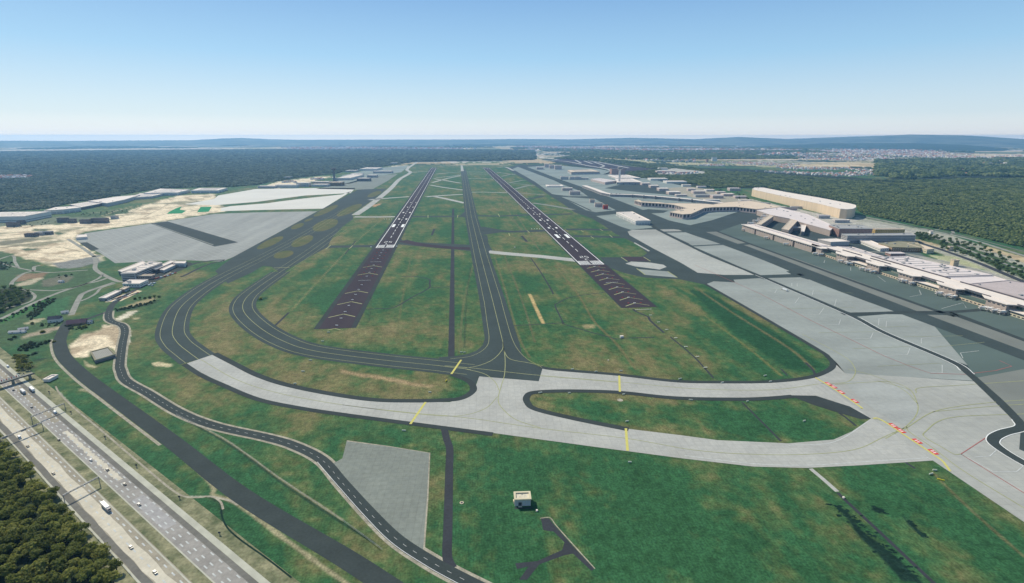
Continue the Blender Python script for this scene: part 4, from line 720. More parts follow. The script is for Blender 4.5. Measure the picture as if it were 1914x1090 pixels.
ribbon('gravel_path', [(104, 722), (112, 736), (140, 764), (190, 805), (240, 848), (285, 886), (322, 916), (345, 928), (370, 930), (395, 928), (412, 938), (417, 952)], 1.7, .9, M['verge'])
ribbon('gravel_path', [(416, 940), (414, 960), (424, 985), (448, 1008), (500, 1045), (545, 1080)], 1.3, .8, M['darkgrass'])
ribbon('gravel_path', [(395, 928), (430, 936), (445, 944)], 2.2, .85, M['verge'])

for r_, X, y0 in ((rwl, XL, YL0), (rwr, XR, YR0)):
    for k in range(14):
        x = X+(-1 if k % 2 else 1)*(2.2+1.15*(k//2)); a = y0+rnd.uniform(230, 420); boxless('rubber_mark', x-.42, x+.42, a, a+rnd.uniform(120, 520), 4.6, M['rubber'], r_)
# ------------------------------------------------------------------ buildings
def inset(p, d):
    p = [np.array(q) for q in p]; n = len(p); out = []
    if area2(p) < 0: p.reverse()
    for i in range(n):
        a, b2, c = p[i-1], p[i], p[(i+1) % n]; e1 = (b2-a)/np.linalg.norm(b2-a); e2 = (c-b2)/np.linalg.norm(c-b2)
        n1, n2 = np.array([-e1[1], e1[0]]), np.array([-e2[1], e2[0]]); m = n1+n2
        out.append(b2+m*(2*d/max(.7, m@m)))
    return out
def walls(parent, poly, h, wm, z0=0.0):
    p = [np.array(q) for q in poly]
    if area2(p) < 0: p.reverse()
    n = len(p); vs = [(*q, z0) for q in p]+[(*q, h) for q in p]
    return mesh_obj('wall', vs, [(i, (i+1) % n, (i+1) % n+n, i+n) for i in range(n)], wm, parent)
def roof_slab(parent, poly, h, rm, th=.9, over=.5, rim=None):
    r = prism('roof', [tuple(q) for q in inset(poly, -over)], h, h+th, rm, parent)
    if rim is not None:
        o, i_ = inset(poly, -over), inset(poly, 1.2); n = len(o); z0, z1 = h+th+.004, h+th+.9
        vs = [(*q, z1) for q in o]+[(*q, z1) for q in i_]+[(*q, z0) for q in i_]+[(*q, z0) for q in o]
        fs = []
        for k in range(n):
            k2 = (k+1) % n; fs += [(k, k2, k2+n, k+n), (k+n, k2+n, k2+2*n, k+2*n), (k+3*n, k2+3*n, k2, k)]
        mesh_obj('parapet', vs, fs, rim, r)
    return r
def bld(name, label, cat, roof_px, h, wm, rm, group=None, rows=0, gear=0, rim='same', over=.5, split=None, doors=0, world=None, glass='glass', panels=0, wh=1.5):
    if isinstance(h, tuple): h = height_at(*h)
    P = [np.array(q[:2]) for q in (world or [G(x, y, h) for x, y in roof_px])]
    if area2(P) < 0: P.reverse()
    c = sum(P)/len(P); t = thing(name, (c[0], c[1], 0), label, cat, group); Q = [q-c for q in P]
    # geometry is local to the thing; facade test needs world direction, so shift the viewer
    walls(t, Q, h, wm); rf = roof_slab(t, Q, h, rm, rim=(rm if rim == 'same' else rim), over=over)
    if rows: fb_local(t, Q, c, h, M[glass], rows, split, hh=wh)
    if panels:
        for k in range(len(Q)):
            L = np.linalg.norm(Q[(k+1) % len(Q)]-Q[k])
            fb_local(t, Q, c, h, M['wall_tan'], 1, None, name='cladding_panel', hh=h-4, z0=2, parts=max(1, int(L/13)), only=k)
    if doors: fb_local(t, Q, c, min(h*.8, 11), M['bay_door'], 1, None, name='hangar_door', hh=min(h*.6, 8), z0=.3, parts=doors)
    if gear >= 3 or (panels == 0 and len(P) == 4 and np.linalg.norm(P[1]-P[0])*np.linalg.norm(P[2]-P[1]) > 4500):   # rooflights on big roofs
        i0 = int(np.argmax([np.linalg.norm(Q[(i+1) % len(Q)]-Q[i]) for i in range(len(Q))])) if len(Q) == 4 else None
        if i0 is not None:
            A_, B_, C_, D_ = (Q[(i0+j) % 4] for j in range(4)); L_e = np.linalg.norm(B_-A_); nsk = max(2, min(9, int(L_e/16)))
            for i in range(nsk):
                u = (i+.5)/nsk; p0 = A_+(B_-A_)*u; p1 = D_+(C_-D_)*u; s0, s1 = p0+(p1-p0)*.16, p0+(p1-p0)*.84; w3 = (B_-A_)/L_e*1.1
                prism('rooflight', [tuple(s0-w3), tuple(s0+w3), tuple(s1+w3), tuple(s1-w3)], h+.905, h+1.35, M['roof_grey'], rf)
    if gear:
        lo, hi = np.min(Q, 0), np.max(Q, 0); k = 0; tries = 0
        while k < gear and tries < 300:
            tries += 1; x = np.array([rnd.uniform(lo[0], hi[0]), rnd.uniform(lo[1], hi[1])])
            if poly_sd(np.array([x[0]]), np.array([x[1]]), Q)[0] < 5: continue
            s = rnd.uniform(1.5, 3.5); boxes('roof_unit', [(x[0]-s, x[0]+s, x[1]-s*.7, x[1]+s*.7, h+.905, h+rnd.uniform(2, 3.4))], M['roof_grey'], rf); k += 1
    return t
def fb_local(t, Q, c, h, gm, rows, split, name='window_band', hh=1.5, z0=2.0, parts=0, only=None):
    n = len(Q)
    for k in range(n):
        a, b2 = Q[k], Q[(k+1) % n]; L = np.linalg.norm(b2-a)
        if L < (4 if only is not None else 11) or only not in (None, k): continue
        e = (b2-a)/L; nn = np.array([e[1], -e[0]])
        if nn@(-((a+b2)/2+c)) < 0: continue
        vs, fs = [], []
        def pane(s0, s1, z, zz):
            c0, c1 = a+e*s0, a+e*s1; n0, n3, i0 = nn*.003, nn*.15, len(vs)
            vs.extend([(*(c0+n0), z), (*(c1+n0), z), (*(c1+n0), zz), (*(c0+n0), zz), (*(c0+n3), z), (*(c1+n3), z), (*(c1+n3), zz), (*(c0+n3), zz)])
            fs.extend([tuple(i0+f for f in q) for q in ((4, 5, 6, 7), (7, 6, 2, 3), (0, 1, 5, 4), (0, 4, 7, 3), (1, 2, 6, 5))])
        if parts:
            for i in range(parts):
                st = (L-4)/parts; vs, fs = [], []; pane(2+i*st+st*.06, 2+(i+1)*st-st*.06, z0, z0+hh-(.6*(i % 2) if only is not None else 0)); mesh_obj(name, vs, fs, gm, t)
            continue
        for r in range(rows):
            z = z0+(h-z0)*(r+.2)/rows; zz = z+min(hh, (h-z0)/rows*(.6 if hh < 3 else .75))
            if split:
                m = max(1, int((L-3)//split)); st = (L-3)/m
                for i in range(m): pane(1.5+i*st+st*.2, 1.5+(i+1)*st-st*.2, z, zz)
            else: pane(1.5, L-1.5, z, zz)
            if not split or m <= 8:
                for q in range(len(vs)//8): mesh_obj('window' if split else name, vs[q*8:q*8+8], [tuple(i-q*8 for i in f) for f in fs[q*5:q*5+5]], gm, t)
                vs, fs = [], []
        if vs: mesh_obj('windows', vs, fs, gm, t)['kind'] = 'stuff'
def hut(name, label, cat, x0, x1, yb, yt, depth, wm, rm, group=None, rows=1, split=5.0, rot=None, gear=0):
    a, b2 = G(x0, yb)[:2], G(x1, yb)[:2]; h = height_at((x0+x1)/2, yt, yb); e = (b2-a)/np.linalg.norm(b2-a); nn = np.array([-e[1], e[0]])
    if nn[1] < 0: nn = -nn
    return bld(name, label, cat, None, h, M[wm], M[rm], group, rows=rows if h > 4 else 0, split=split, world=[a, b2, b2+nn*depth, a+nn*depth], gear=gear)
GC = 'cargo halls along the edge of the left forest'
bld('cargo_hall', 'long pale grey warehouse cut by the left edge of the photo', 'warehouse', [(-60, 406.8), (46, 405), (95, 395.8), (-10, 397.3)], (46, 405, 415), M['wall_white'], M['roof_white'], GC, rows=1, gear=4)
bld('cargo_hall', 'white hall with two roof steps just right of the leftmost warehouse', 'warehouse', [(82, 394.3), (117, 392.4), (151, 388.6), (140, 386), (104, 387.7)], (117, 392, 399), M['wall_white'], M['roof_white'], GC, doors=3, gear=2)
bld('cargo_hall', 'white roofed shed with long dark front wall facing the sand', 'warehouse', [(152, 388), (200, 378.8), (168, 377.2), (130, 383)], (200, 378.8, 383), M['wall_dark'], M['roof_white'], GC, rows=1)
bld('cargo_hall', 'broad pale hall with ribbed roof in the middle of the forest edge row', 'warehouse', [(200, 380.5), (234, 373.5), (262, 364.5), (218, 368), (165, 376.2)], (234, 373.5, 379), M['wall_grey'], M['roof_white'], GC, doors=2, gear=3)
bld('cargo_hall', 'pale hall behind the ribbed roof hall against the forest', 'warehouse', [(236, 371), (283, 367.5), (312, 361), (262, 362)], (283, 368, 371.5), M['wall_grey'], M['roof_white'], GC, doors=3)
bld('cargo_hall', 'white hall with dark end wall before the last hall of the row', 'warehouse', [(268, 361.5), (332, 360.3), (355, 355), (300, 353)], (332, 360, 365), M['wall_white'], M['roof_white'], GC, doors=4, gear=3)
bld('cargo_hall', 'farthest hall of the forest edge row beside the white apron', 'warehouse', [(357, 356.8), (408, 356.3), (425, 351.5), (372, 352)], (408, 356, 360.5), M['wall_white'], M['roof_white'], GC, doors=3)
SB = 'small dark buildings on the sandy ground'
for i, (x0, x1, yb, yt, l) in enumerate([(107, 124, 416, 409, 'dark low building left end of the small row on sand'), (126, 138, 417, 411, 'narrow dark building second in the small row on sand'), (149, 169, 418, 412, 'wide dark building in the middle of the small row on sand'), (171, 199, 417, 409.5, 'widest dark building at the right of the small row on sand'), (207, 217, 409.5, 405, 'pale boxy shed standing alone right of the small dark row'), (12, 31, 424, 417, 'grey blue building below the leftmost warehouse'), (32, 42, 419.5, 414.5, 'small dark shed beside the grey blue building at far left')]):
    hut('site_building', l, 'building', x0, x1, yb, yt, 16, 'wall_dark' if i not in (4,) else 'wall_grey', 'roof_dark' if i != 4 else 'roof_grey', SB)
hut('tarp_shed', 'pale blue grey roofed shed on the sand at left', 'shed', 65, 80, 440, 435.5, 22, 'wall_grey', 'roof_grey'); hut('tarp_shed', 'low blue grey shed with brownish side on the sand', 'shed', 46, 66, 443, 438, 14, 'wall_dark', 'roof_dark'); hut('tarp_shed', 'small dark gabled shed right of the blue grey sheds', 'shed', 81, 95, 439, 434, 12, 'wall_dark', 'roof_grey')
bld('cargo_tent', 'white roofed tent hall at the corner of the slab apron', 'tent', [(142, 445), (163, 443.5), (161, 438.5), (145, 440)], (150, 444.5, 448), M['wall_white'], M['roof_white'], rows=0)
GM = 'maintenance buildings between the slab apron and the curved taxiway'
bld('maintenance_shed', 'narrow pale roofed shed at the back of the maintenance group', 'building', [(221, 507), (228, 509.5), (274, 493), (266, 489)], 8, M['wall_dark'], M['roof_white'], GM, rows=1)
bld('maintenance_hall', 'tall striped grey hall with flat pale roof, largest of the maintenance group', 'building', [(226, 512.5), (252, 511.8), (303, 491.5), (280, 489.5)], (226, 512.5, 524), M['wall_grey'], M['roof_white'], GM, rows=3, gear=5)
bld('maintenance_shed', 'long pale roofed shed right of the tall striped hall', 'building', [(284, 503.5), (291, 504.5), (329, 488.8), (319, 488)], (291, 504, 510), M['wall_dark'], M['roof_white'], GM, rows=1)
bld('maintenance_shed', 'white roofed shed with blue shadowed front beside the service yard', 'building', [(299, 505), (306.4, 506.3), (328, 496.3), (320, 494.8)], (306, 506, 510), M['wall_grey'], M['roof_white'], GM, doors=2)
bld('maintenance_shed', 'bright white box shed at the right end of the maintenance group', 'building', [(324, 493), (346, 493.3), (348, 489), (329, 489)], (324, 493, 499), M['wall_white'], M['roof_white'], GM, doors=2)
bld('maintenance_shed', 'low tan roofed annex in front of the tall striped hall', 'building', [(257, 516.7), (283.7, 516.4), (290, 513.8), (262, 514)], (257, 516.5, 522), M['wall_taupe'], M['roof_tan'], GM, rows=1, split=4)
bld('maintenance_hall', 'bright white flat hall by the car park', 'building', [(229, 531.4), (261, 531.6), (277, 524), (243, 523.7)], (245, 531.5, 537.5), M['wall_white'], M['roof_white'], GM, rows=1, split=5, gear=2)
bld('maintenance_shed', 'long low white roofed bay row along the car park', 'building', [(185, 558.3), (198, 558.4), (227, 544.4), (217, 544)], (198, 558, 562), M['wall_dark'], M['roof_white'], GM, doors=6)
bld('maintenance_shed', 'short tan roofed shed at the upper end of the bay row', 'building', [(224, 542), (232.5, 542), (242, 537.5), (233, 537)], (232.5, 541.5, 546), M['wall_dark'], M['roof_tan'], GM, doors=2)
# foreground hut
H0 = G(971, 946.6)[:2]; hw, hd, hh = 13.2, 9.4, 5.6
t = thing('utility_hut', (48.6, 372, 0), 'cream roofed grey hut alone on the green foreground grass', 'hut', rz=rad(-3))
walls(t, [(-hw/2, -hd/2), (hw/2, -hd/2), (hw/2, hd/2), (-hw/2, hd/2)], hh, M['wall_grey'])
M['hutroof'] = mat('stained_cream_roof', (.72, .66, .52), col2=(.50, .43, .32), scale=.35, detail=6)
rf = roof_slab(t, [(-hw/2, -hd/2), (hw/2, -hd/2), (hw/2, hd/2), (-hw/2, hd/2)], hh, M['hutroof'], th=.35, over=.45, rim=M['wall_cream'])
boxes('roof_vent', [(-.5, .1, 1.8, 2.4, hh+.36, hh+.9)], M['metal'], rf)
boxes('door', [(-3.6, -.9, -hd/2-.10, -hd/2-.004, .3, 3.6)], M['door'], t); boxes('doorstep', [(-3.7, -.6, -hd/2-1.7, -hd/2-.11, 0.02, .32)], M['wall_cream'], t)
for x in (1.0, 3.2, 5.2): boxes('wall_panel', [(x-.75, x+.75, -hd/2-.06, -hd/2-.004, .4, 4.9)], M['lightsteel'], t)
boxes('side_box', [(-hw/2-1.0, -hw/2-.004, -1.5, 1.2, 0, 2.4)], M['wall_cream'], t); boxes('paving', [(-hw/2-.4, hw/2+1.2, -hd/2-3.4, -hd/2-1.72, .0, .10)], M['shoulder'], t)
# flat bunker on the sand at lower left
bt = bld('slatted_shed', 'dark grey slatted flat shed on the pale sand pit', 'shed', [(169, 659.5), (203, 650.5), (216, 664), (178, 675.5)], 3.2, M['wall_dark'], M['roof_grey'], rim=M['roof_olive'])
rf = [o for o in bt.children if o.name.startswith('roof')][0]
Pq = [np.array(G(*q, 3.2)[:2])-np.array(bt.location[:2]) for q in ((169, 659.5), (203, 650.5), (216, 664), (178, 675.5))]
for k in range(1, 12):
    a = Pq[0]+(Pq[1]-Pq[0])*k/12; b2 = Pq[3]+(Pq[2]-Pq[3])*k/12; vs, fs = strip([[a, b2]], .45, 0); mesh_obj('roof_batten', [(x, y, 4.13) for x, y, z in vs]+[(x, y, 4.42) for x, y, z in vs], [(4, 5, 7, 6), (0, 1, 5, 4), (1, 3, 7, 5), (3, 2, 6, 7), (2, 0, 4, 6)], M['roof_olive'], rf)
hut('portal_building', 'small white roofed building at the end of the red and white footbridge', 'building', 82, 93, 714, 711, 13, 'wall_white', 'roof_white')
def gable_house(name, label, x, y, w_, d_, h_, rz, wm, rm, group=None, proto=None):
    g = G(x, y); t = thing(name, (g[0], g[1], 0), label, 'house', group, rz)
    walls(t, [(-w_/2, -d_/2), (w_/2, -d_/2), (w_/2, d_/2), (-w_/2, d_/2)], h_, M[wm])
    vs = [(-w_/2-.4, -d_/2-.4, h_-.2), (w_/2+.4, -d_/2-.4, h_-.2), (w_/2+.4, d_/2+.4, h_-.2), (-w_/2-.4, d_/2+.4, h_-.2), (-w_/2-.4, 0, h_+d_*.38), (w_/2+.4, 0, h_+d_*.38)]
    r = mesh_obj('roof', vs, [(0, 1, 5, 4), (2, 3, 4, 5), (1, 2, 5), (3, 0, 4), (3, 2, 1, 0)], M[rm], t)
    boxes('chimney', [(w_*.2, w_*.2+.8, -.4, .4, h_+d_*.2, h_+d_*.38+1)], M['wall_brick'], r)
    for s in (-.25, .25): boxes('window', [(s*w_-.8, s*w_+.8, -d_/2-.06, -d_/2-.004, 1, 2.4)], M['glass'], t)
    return t
gable_house('white_house', 'white walled house with dark blue grey roof beside the old road', 104, 601, 17, 11, 5.5, rad(12), 'wall_white', 'roof_dark'); gable_house('barn', 'low barn with rusty brown roof beside the perimeter road bend', 145, 606, 26, 13, 3.5, rad(18), 'wall_brown', 'rustroof')
gable_house('small_shed', 'pale shed next to the rusty roofed barn', 169, 604, 7, 6, 3, rad(10), 'wall_white', 'roof_grey'); gable_house('small_shed', 'long white shed among the bushes at far left', 33, 622.5, 22, 5, 2.6, rad(5), 'wall_white', 'roof_white'); gable_house('small_shed', 'white shed above the long white shed at far left', 44, 617, 12, 5, 2.6, rad(30), 'wall_white', 'roof_white'); gable_house('small_shed', 'white hut beside the old road just above the white house', 122, 586, 10, 6, 3, rad(30), 'wall_white', 'roof_white'); gable_house('small_shed', 'lone white hut in the middle of the grassy old road loop', 115, 528, 9, 6, 3, 0, 'wall_white', 'roof_white')
# left tower and the buildings round it
def tower(name, label, x, yb, yt, wm, wm2, r0):
    g = G(x, yb); h = height_at(x, yt, yb); t = thing(name, (g[0], g[1], 0), label, 'control tower'); vs, fs = [], []; tube(vs, fs, (0, 0, 0), r0*1.25, r0, h*.76, 14); mesh_obj('shaft', vs, fs, M[wm], t)
    vs, fs = [], []; tube(vs, fs, (0, 0, h*.76), r0*1.05, r0*2.5, h*.07, 14); tube(vs, fs, (0, 0, h*.83), r0*2.5, r0*2.5, h*.03, 14); mesh_obj('cab_base', vs, fs, M[wm2], t)
    vs, fs = [], []; tube(vs, fs, (0, 0, h*.86), r0*2.0, r0*2.4, h*.06, 14); mesh_obj('cab_window', vs, fs, M['glass'], t)
    vs, fs = [], []; tube(vs, fs, (0, 0, h*.92), r0*2.6, r0*2.2, h*.025, 14); rf = mesh_obj('cab_roof', vs, fs, M[wm2], t)
    vs, fs = [], []; tube(vs, fs, (0, 0, h*.945), .7, .4, h*.055, 6); mesh_obj('antenna', vs, fs, M['metal'], rf)
    return t
tower('control_tower', 'dark grey control tower at the edge of the left forest', 625.5, 338.5, 312.8, 'wall_dark', 'wall_dark', 7.2); tower('control_tower', 'pale control tower rising over the right cargo halls', 1157.3, 343, 310.3, 'wall_white', 'wall_grey', 6.2)
bld('tower_annex', 'small white block at the foot of the dark control tower', 'building', [(621, 332.5), (628, 332.5), (628, 331), (621, 331)], 22, M['wall_white'], M['roof_white'])
GL = 'cargo terminal buildings left of the left runway'
bld('cargo_terminal', 'broad white roofed cargo terminal right of the dark tower', 'warehouse', [(628, 333.5), (655, 333), (680, 326.5), (660, 325.8)], 14, M['wall_white'], M['roof_white'], GL, rows=1)
for x0, x1, yb, yt, dp, wm, rm, l in [(615, 638, 347.5, 341.5, 70, 'wall_brown', 'roof_tan', 'brown walled block in front of the dark control tower'), (584, 614, 345.5, 340.5, 60, 'wall_taupe', 'roof_white', 'long taupe block with white roof left of the brown block'), (582, 612, 349, 345.5, 60, 'wall_white', 'roof_white', 'low white hall below the long taupe block'), (554, 577, 349, 342.5, 50, 'wall_grey', 'roof_white', 'pale boxy hall with dark right end on the white apron'), (515, 554, 351, 346.5, 50, 'wall_white', 'roof_white', 'wide pale hall left of the boxy hall on the white apron'), (482, 514, 352, 348.5, 40, 'wall_grey', 'roof_white', 'low white hall at the left end of the white apron'),
  (645, 664, 322, 319.5, 120, 'wall_grey', 'roof_white', 'far white roof close to the forest left of the cargo roofs'), (672, 703, 319, 316, 260, 'wall_white', 'roof_white', 'far broad white roof beside the forest'), (667, 690, 339, 334, 60, 'wall_dark', 'roof_white', 'dark walled hall on the grey apron right of the cargo terminal'), (686, 703, 332, 328, 60, 'wall_grey', 'roof_white', 'pale hall behind the dark walled apron hall'), (697, 732, 324, 320.5, 70, 'wall_grey', 'roof_white', 'long thin white hall at the far end of the grey apron'), (655, 676, 328.5, 325.5, 70, 'wall_grey', 'roof_white', 'white roof between the tower terminal and the far roofs'), (730, 741, 307, 304.5, 60, 'wall_white', 'roof_white', 'tiny white block by the far end of the forest edge'), (530, 541, 334, 331.5, 60, 'wall_grey', 'roof_grey', 'grey block on the sand left of the dark tower')]:
    hut('cargo_block', l, 'building', x0, x1, yb, yt, dp, wm, rm, GL, rows=1, split=None)
# right side
bld('hangar', 'large white roofed hangar standing between the two right taxi lanes', 'hangar', [(1152, 397.3), (1181.7, 396), (1216, 413), (1188, 413.6)], (1188, 413.5, 420.5), M['wall_white'], M['roof_white'], doors=5, gear=3)
hut('red_block', 'small block with bright red roof on the cargo apron', 'building', 1128, 1136.5, 391.5, 384.5, 22, 'wall_red', 'roof_red'); hut('cargo_block', 'tan low block left of the red roofed block', 'building', 1112, 1126, 387, 380.5, 16, 'wall_pink', 'roof_tan'); hut('cargo_block', 'pale box building above the red roofed block', 'building', 1102.7, 1111.5, 379, 373.5, 16, 'wall_pink', 'roof_tan')
hut('cargo_block', 'whitish box hall nearest the long dark taxi lane', 'building', 1065, 1084.5, 364.6, 358, 26, 'wall_pink', 'roof_white'); hut('cargo_block', 'low whitish hall just behind the whitish box hall', 'building', 1051, 1070, 356.5, 352, 34, 'wall_pink', 'roof_white'); hut('cargo_block', 'flat bright roof on the apron farther up the taxi lane', 'building', 1022, 1053, 350, 348.5, 110, 'wall_white', 'roof_white', rows=0)
bld('cargo_hall', 'pinkish wide cargo hall left of the pale control tower', 'warehouse', [(1104.6, 334.8), (1119, 333.3), (1153, 338.2), (1131, 341.2)], (1131, 341, 345), M['wall_pink'], M['roof_pink'], rows=1, split=8)
bld('cargo_hall', 'bright white roofed hall behind the pale control tower', 'warehouse', [(1150, 334.3), (1181.7, 334), (1200.5, 341), (1153, 341.3)], (1200, 341, 344.5), M['wall_dark'], M['roof_white'], doors=4)
bld('cargo_hall', 'second white roofed hall farther behind the pale control tower', 'warehouse', [(1136.5, 327.6), (1173, 327), (1197, 333), (1153, 333.3)], (1197, 333, 335), M['wall_grey'], M['roof_white'])
hut('office_block', 'dark brown block directly behind the top of the pale tower', 'building', 1143, 1168, 326.5, 316, 90, 'wall_brick', 'roof_dark', rows=4, split=6)
bld('cargo_hall', 'long tan roofed hall in the far cargo area', 'warehouse', [(1061, 318.3), (1104, 317), (1121, 321), (1068, 322)], (1100, 321.5, 326), M['wall_taupe'], M['roof_tan'], doors=8)
for x0, x1, yb, yt, l in [(1018, 1026, 313, 307, 'white tall block at the left of the far white cluster'), (1027, 1036, 315, 309, 'white block in the middle of the far white cluster'), (1037, 1050, 317, 309.5, 'widest white block of the far white cluster'), (1003, 1016, 317, 313, 'low pinkish hall left of the far white cluster')]: hut('cargo_block', l, 'building', x0, x1, yb, yt, 60, 'wall_pink', 'roof_white', rows=2, split=8)
for x0, x1, yb, yt, l in [(1048, 1062, 336, 330.5, 'white hall with dark gap at the left of the apron hall row'), (1065, 1074, 336, 331, 'second white hall in the apron hall row'), (1075, 1086, 336, 330.5, 'third white hall in the apron hall row'), (1087, 1100, 336, 333, 'low grey hall at the right of the apron hall row')]: hut('apron_hall', l, 'building', x0, x1, yb, yt, 28, 'wall_grey', 'roof_white', 'white halls on the far right apron')
for x0, x1, yb, yt, l in [(1216, 1248, 337.5, 334.5, 'white flat hall at the edge of the right forest'), (1246, 1284, 343, 340, 'lower white flat hall at the edge of the right forest')]: hut('edge_hall', l, 'warehouse', x0, x1, yb, yt, 90, 'wall_white', 'roof_white')
# long thin pier
pc = [G(x, y, 12)[:2] for x, y in [(1092, 347), (1110, 353), (1128, 360), (1142, 363), (1185, 364), (1240, 368), (1300, 373.5), (1350, 379)]]
N_ = normals(pc); c0 = sum(pc)/len(pc); t = thing('long_pier', (c0[0], c0[1], 0), 'long thin pier with white roof and round dark stair towers', 'terminal')
poly = [p+n*13-c0 for p, n in zip(pc, N_)]+[p-n*13-c0 for p, n in reversed(list(zip(pc, N_)))]
walls(t, poly, 12, M['wall_grey']); roof_slab(t, poly, 12, M['roof_white'], over=1.0); fb_local(t, [np.array(q) for q in (poly if area2(poly) > 0 else poly[::-1])], c0, 11, M['glass'], 2, None, hh=2.2)
for x, y in [(1142, 364), (1152, 364.3), (1158, 364.5), (1182, 366.5), (1203, 368), (1225, 369.5), (1269, 373.5), (1293, 375.5)]:
    g = G(x, y+3)[:2]-c0; vs, fs = [], []; tube(vs, fs, (*g, 0), 4.2, 4.2, 15, 12); mesh_obj('stair_tower', vs, fs, M['wall_dark'], t)
# jagged pier east of the halls and its small blocks
for k, (x0, x1, yb, yt, l) in enumerate([(1200, 1216, 346.5, 343, 'first pinkish block of the stepped pier right of the pale tower'), (1216, 1232, 351.5, 347.5, 'second pinkish block of the stepped pier'), (1232, 1250, 357.5, 353, 'third pinkish block of the stepped pier'), (1250, 1272, 364, 359.5, 'fourth pinkish block of the stepped pier')]): hut('pier_block', l, 'building', x0, x1, yb, yt, 55, 'wall_pink', 'roof_white', 'stepped pier blocks', split=6)
for x0, x1, yb, yt, l, wm, rm in [(1296, 1318, 362, 358, 'pale low hall among the buildings behind the stepped pier', 'wall_pink', 'roof_white'), (1320, 1336, 358, 355, 'small white hall beside the trees behind the long pier', 'wall_white', 'roof_white'), (1364, 1384, 357, 352.5, 'pale pink slab block left of the golden long building', 'wall_pink', 'roof_pink'), (1332, 1352, 371, 366, 'wide pale block between the long pier and the golden building', 'wall_pink', 'roof_pink'), (1352, 1372, 367, 363, 'low pale block beside the road left of the golden building', 'wall_pink', 'roof_white'), (1300, 1330, 369, 365, 'pale grey deck building behind the long pier', 'wall_grey', 'roof_grey')]: hut('airport_block', l, 'building', x0, x1, yb, yt, 40, wm, rm, split=6)
# star shaped pier terminal
ST = [(1186, 375.3), (1193, 373.6), (1199, 377), (1230, 378.5), (1244, 380.5), (1270, 380.5), (1317, 381.5), (1332, 383), (1347, 380), (1362, 378), (1399, 376), (1430, 381), (1458, 388), (1414, 391.7), (1377, 387.2), (1332, 388), (1316, 389.5), (1306, 394), (1291, 400.5), (1276, 401.3), (1252, 397), (1273.6, 391.7), (1284, 389.5), (1262, 383.8), (1244, 381.5), (1199, 378.8)]
bld('star_terminal', 'tan roofed terminal with two branching pier arms', 'terminal', ST, 17, M['wall_pink'], M['roof_tan'], rows=1, split=13, wh=11, gear=8, over=1.2)
bld('squaire_block', 'very long golden tan building with rounded end before the forest', 'building', [(1406, 354), (1410, 351.2), (1425, 351), (1470, 360), (1530, 370), (1585, 380.5), (1599, 384), (1600, 388), (1594, 391), (1583, 392), (1571, 391), (1530, 381), (1470, 368.5), (1420, 357.5)], 34, M['wall_tan'], M['roof_white'], gear=10, panels=1)
# central hall with courtyard in front of it
bld('central_hall', 'broad tan roofed terminal hall behind the open courtyard', 'terminal', [(1415, 393.5), (1457, 388.5), (1508, 401), (1560, 424), (1552, 431), (1490, 414), (1476, 409), (1452, 404.5), (1440, 402)], 18, M['wall_taupe'], M['roof_pink'], gear=10, over=1)
bld('connector_wing', 'pale wing with spiky jet bridges linking pier and central hall', 'terminal', [(1437, 402.5), (1446, 404.5), (1422, 421), (1410, 420.5)], 18, M['wall_taupe'], M['roof_tan'], rows=2)
bld('connector_wing', 'tan wing crossing the courtyard to the big front pier', 'terminal', [(1478, 410.5), (1490, 413.5), (1474, 431), (1461, 428.5)], 19.6, M['wall_taupe'], M['roof_tan'], rows=2)
bld('connector_wing', 'short bridge wing inside the courtyard', 'terminal', [(1497, 421), (1507, 421.5), (1503, 434), (1498, 433.5)], 12, M['wall_dark'], M['roof_white'], rows=1)
bld('connector_wing', 'low dark link between the two courtyard wings', 'terminal', [(1477, 424), (1498, 424.5), (1498, 427), (1476, 426.3)], 9, M['wall_dark'], M['roof_grey'])
# big front terminal with saw tooth heads
FX = 929.5
t = thing('front_terminal', (960, 950, 0), 'huge front terminal with white zigzag roof along the right apron', 'terminal')
def L_(x0, x1, y0, y1): return [np.array(q) for q in ((x0-960, y0-950), (x1-960, y0-950), (x1-960, y1-950), (x0-960, y1-950))]
cw = np.array([960, 950.]); YD = [1243, 1150, 1050, 960, 862, 767, 670, 573, 470]
a_ = [1632, 1548, 1449, 1353, 1262]
for i in range(4):
    q = L_(FX, FX+40, a_[i+1]+(9 if i < 3 else 0), a_[i]); walls(t, q, 18, M['wall_taupe']); fb_local(t, q, cw, 17.2, M['glass'], 1, 9, hh=1.6, z0=12.5)
    if i < 3: q = L_(FX+7, FX+40, a_[i+1], a_[i+1]+9); walls(t, q, 18, M['wall_dark'])  # recess walls: their shade is put into a darker wall colour
q = L_(FX+17, FX+56, 300, 1262); walls(t, q, 17.6, M['wall_taupe']); fb_local(t, q, cw, 17, M['glass'], 1, 6, hh=1.8, z0=11)
roof_slab(t, L_(FX-2, FX+42, 1262, 1634), 18, M['roof_white'], over=0, rim=M['roof_white']); roof_slab(t, L_(FX+14, FX+55, 300, 1261), 17.7, M['roof_white'], over=0, rim=M['roof_white'])
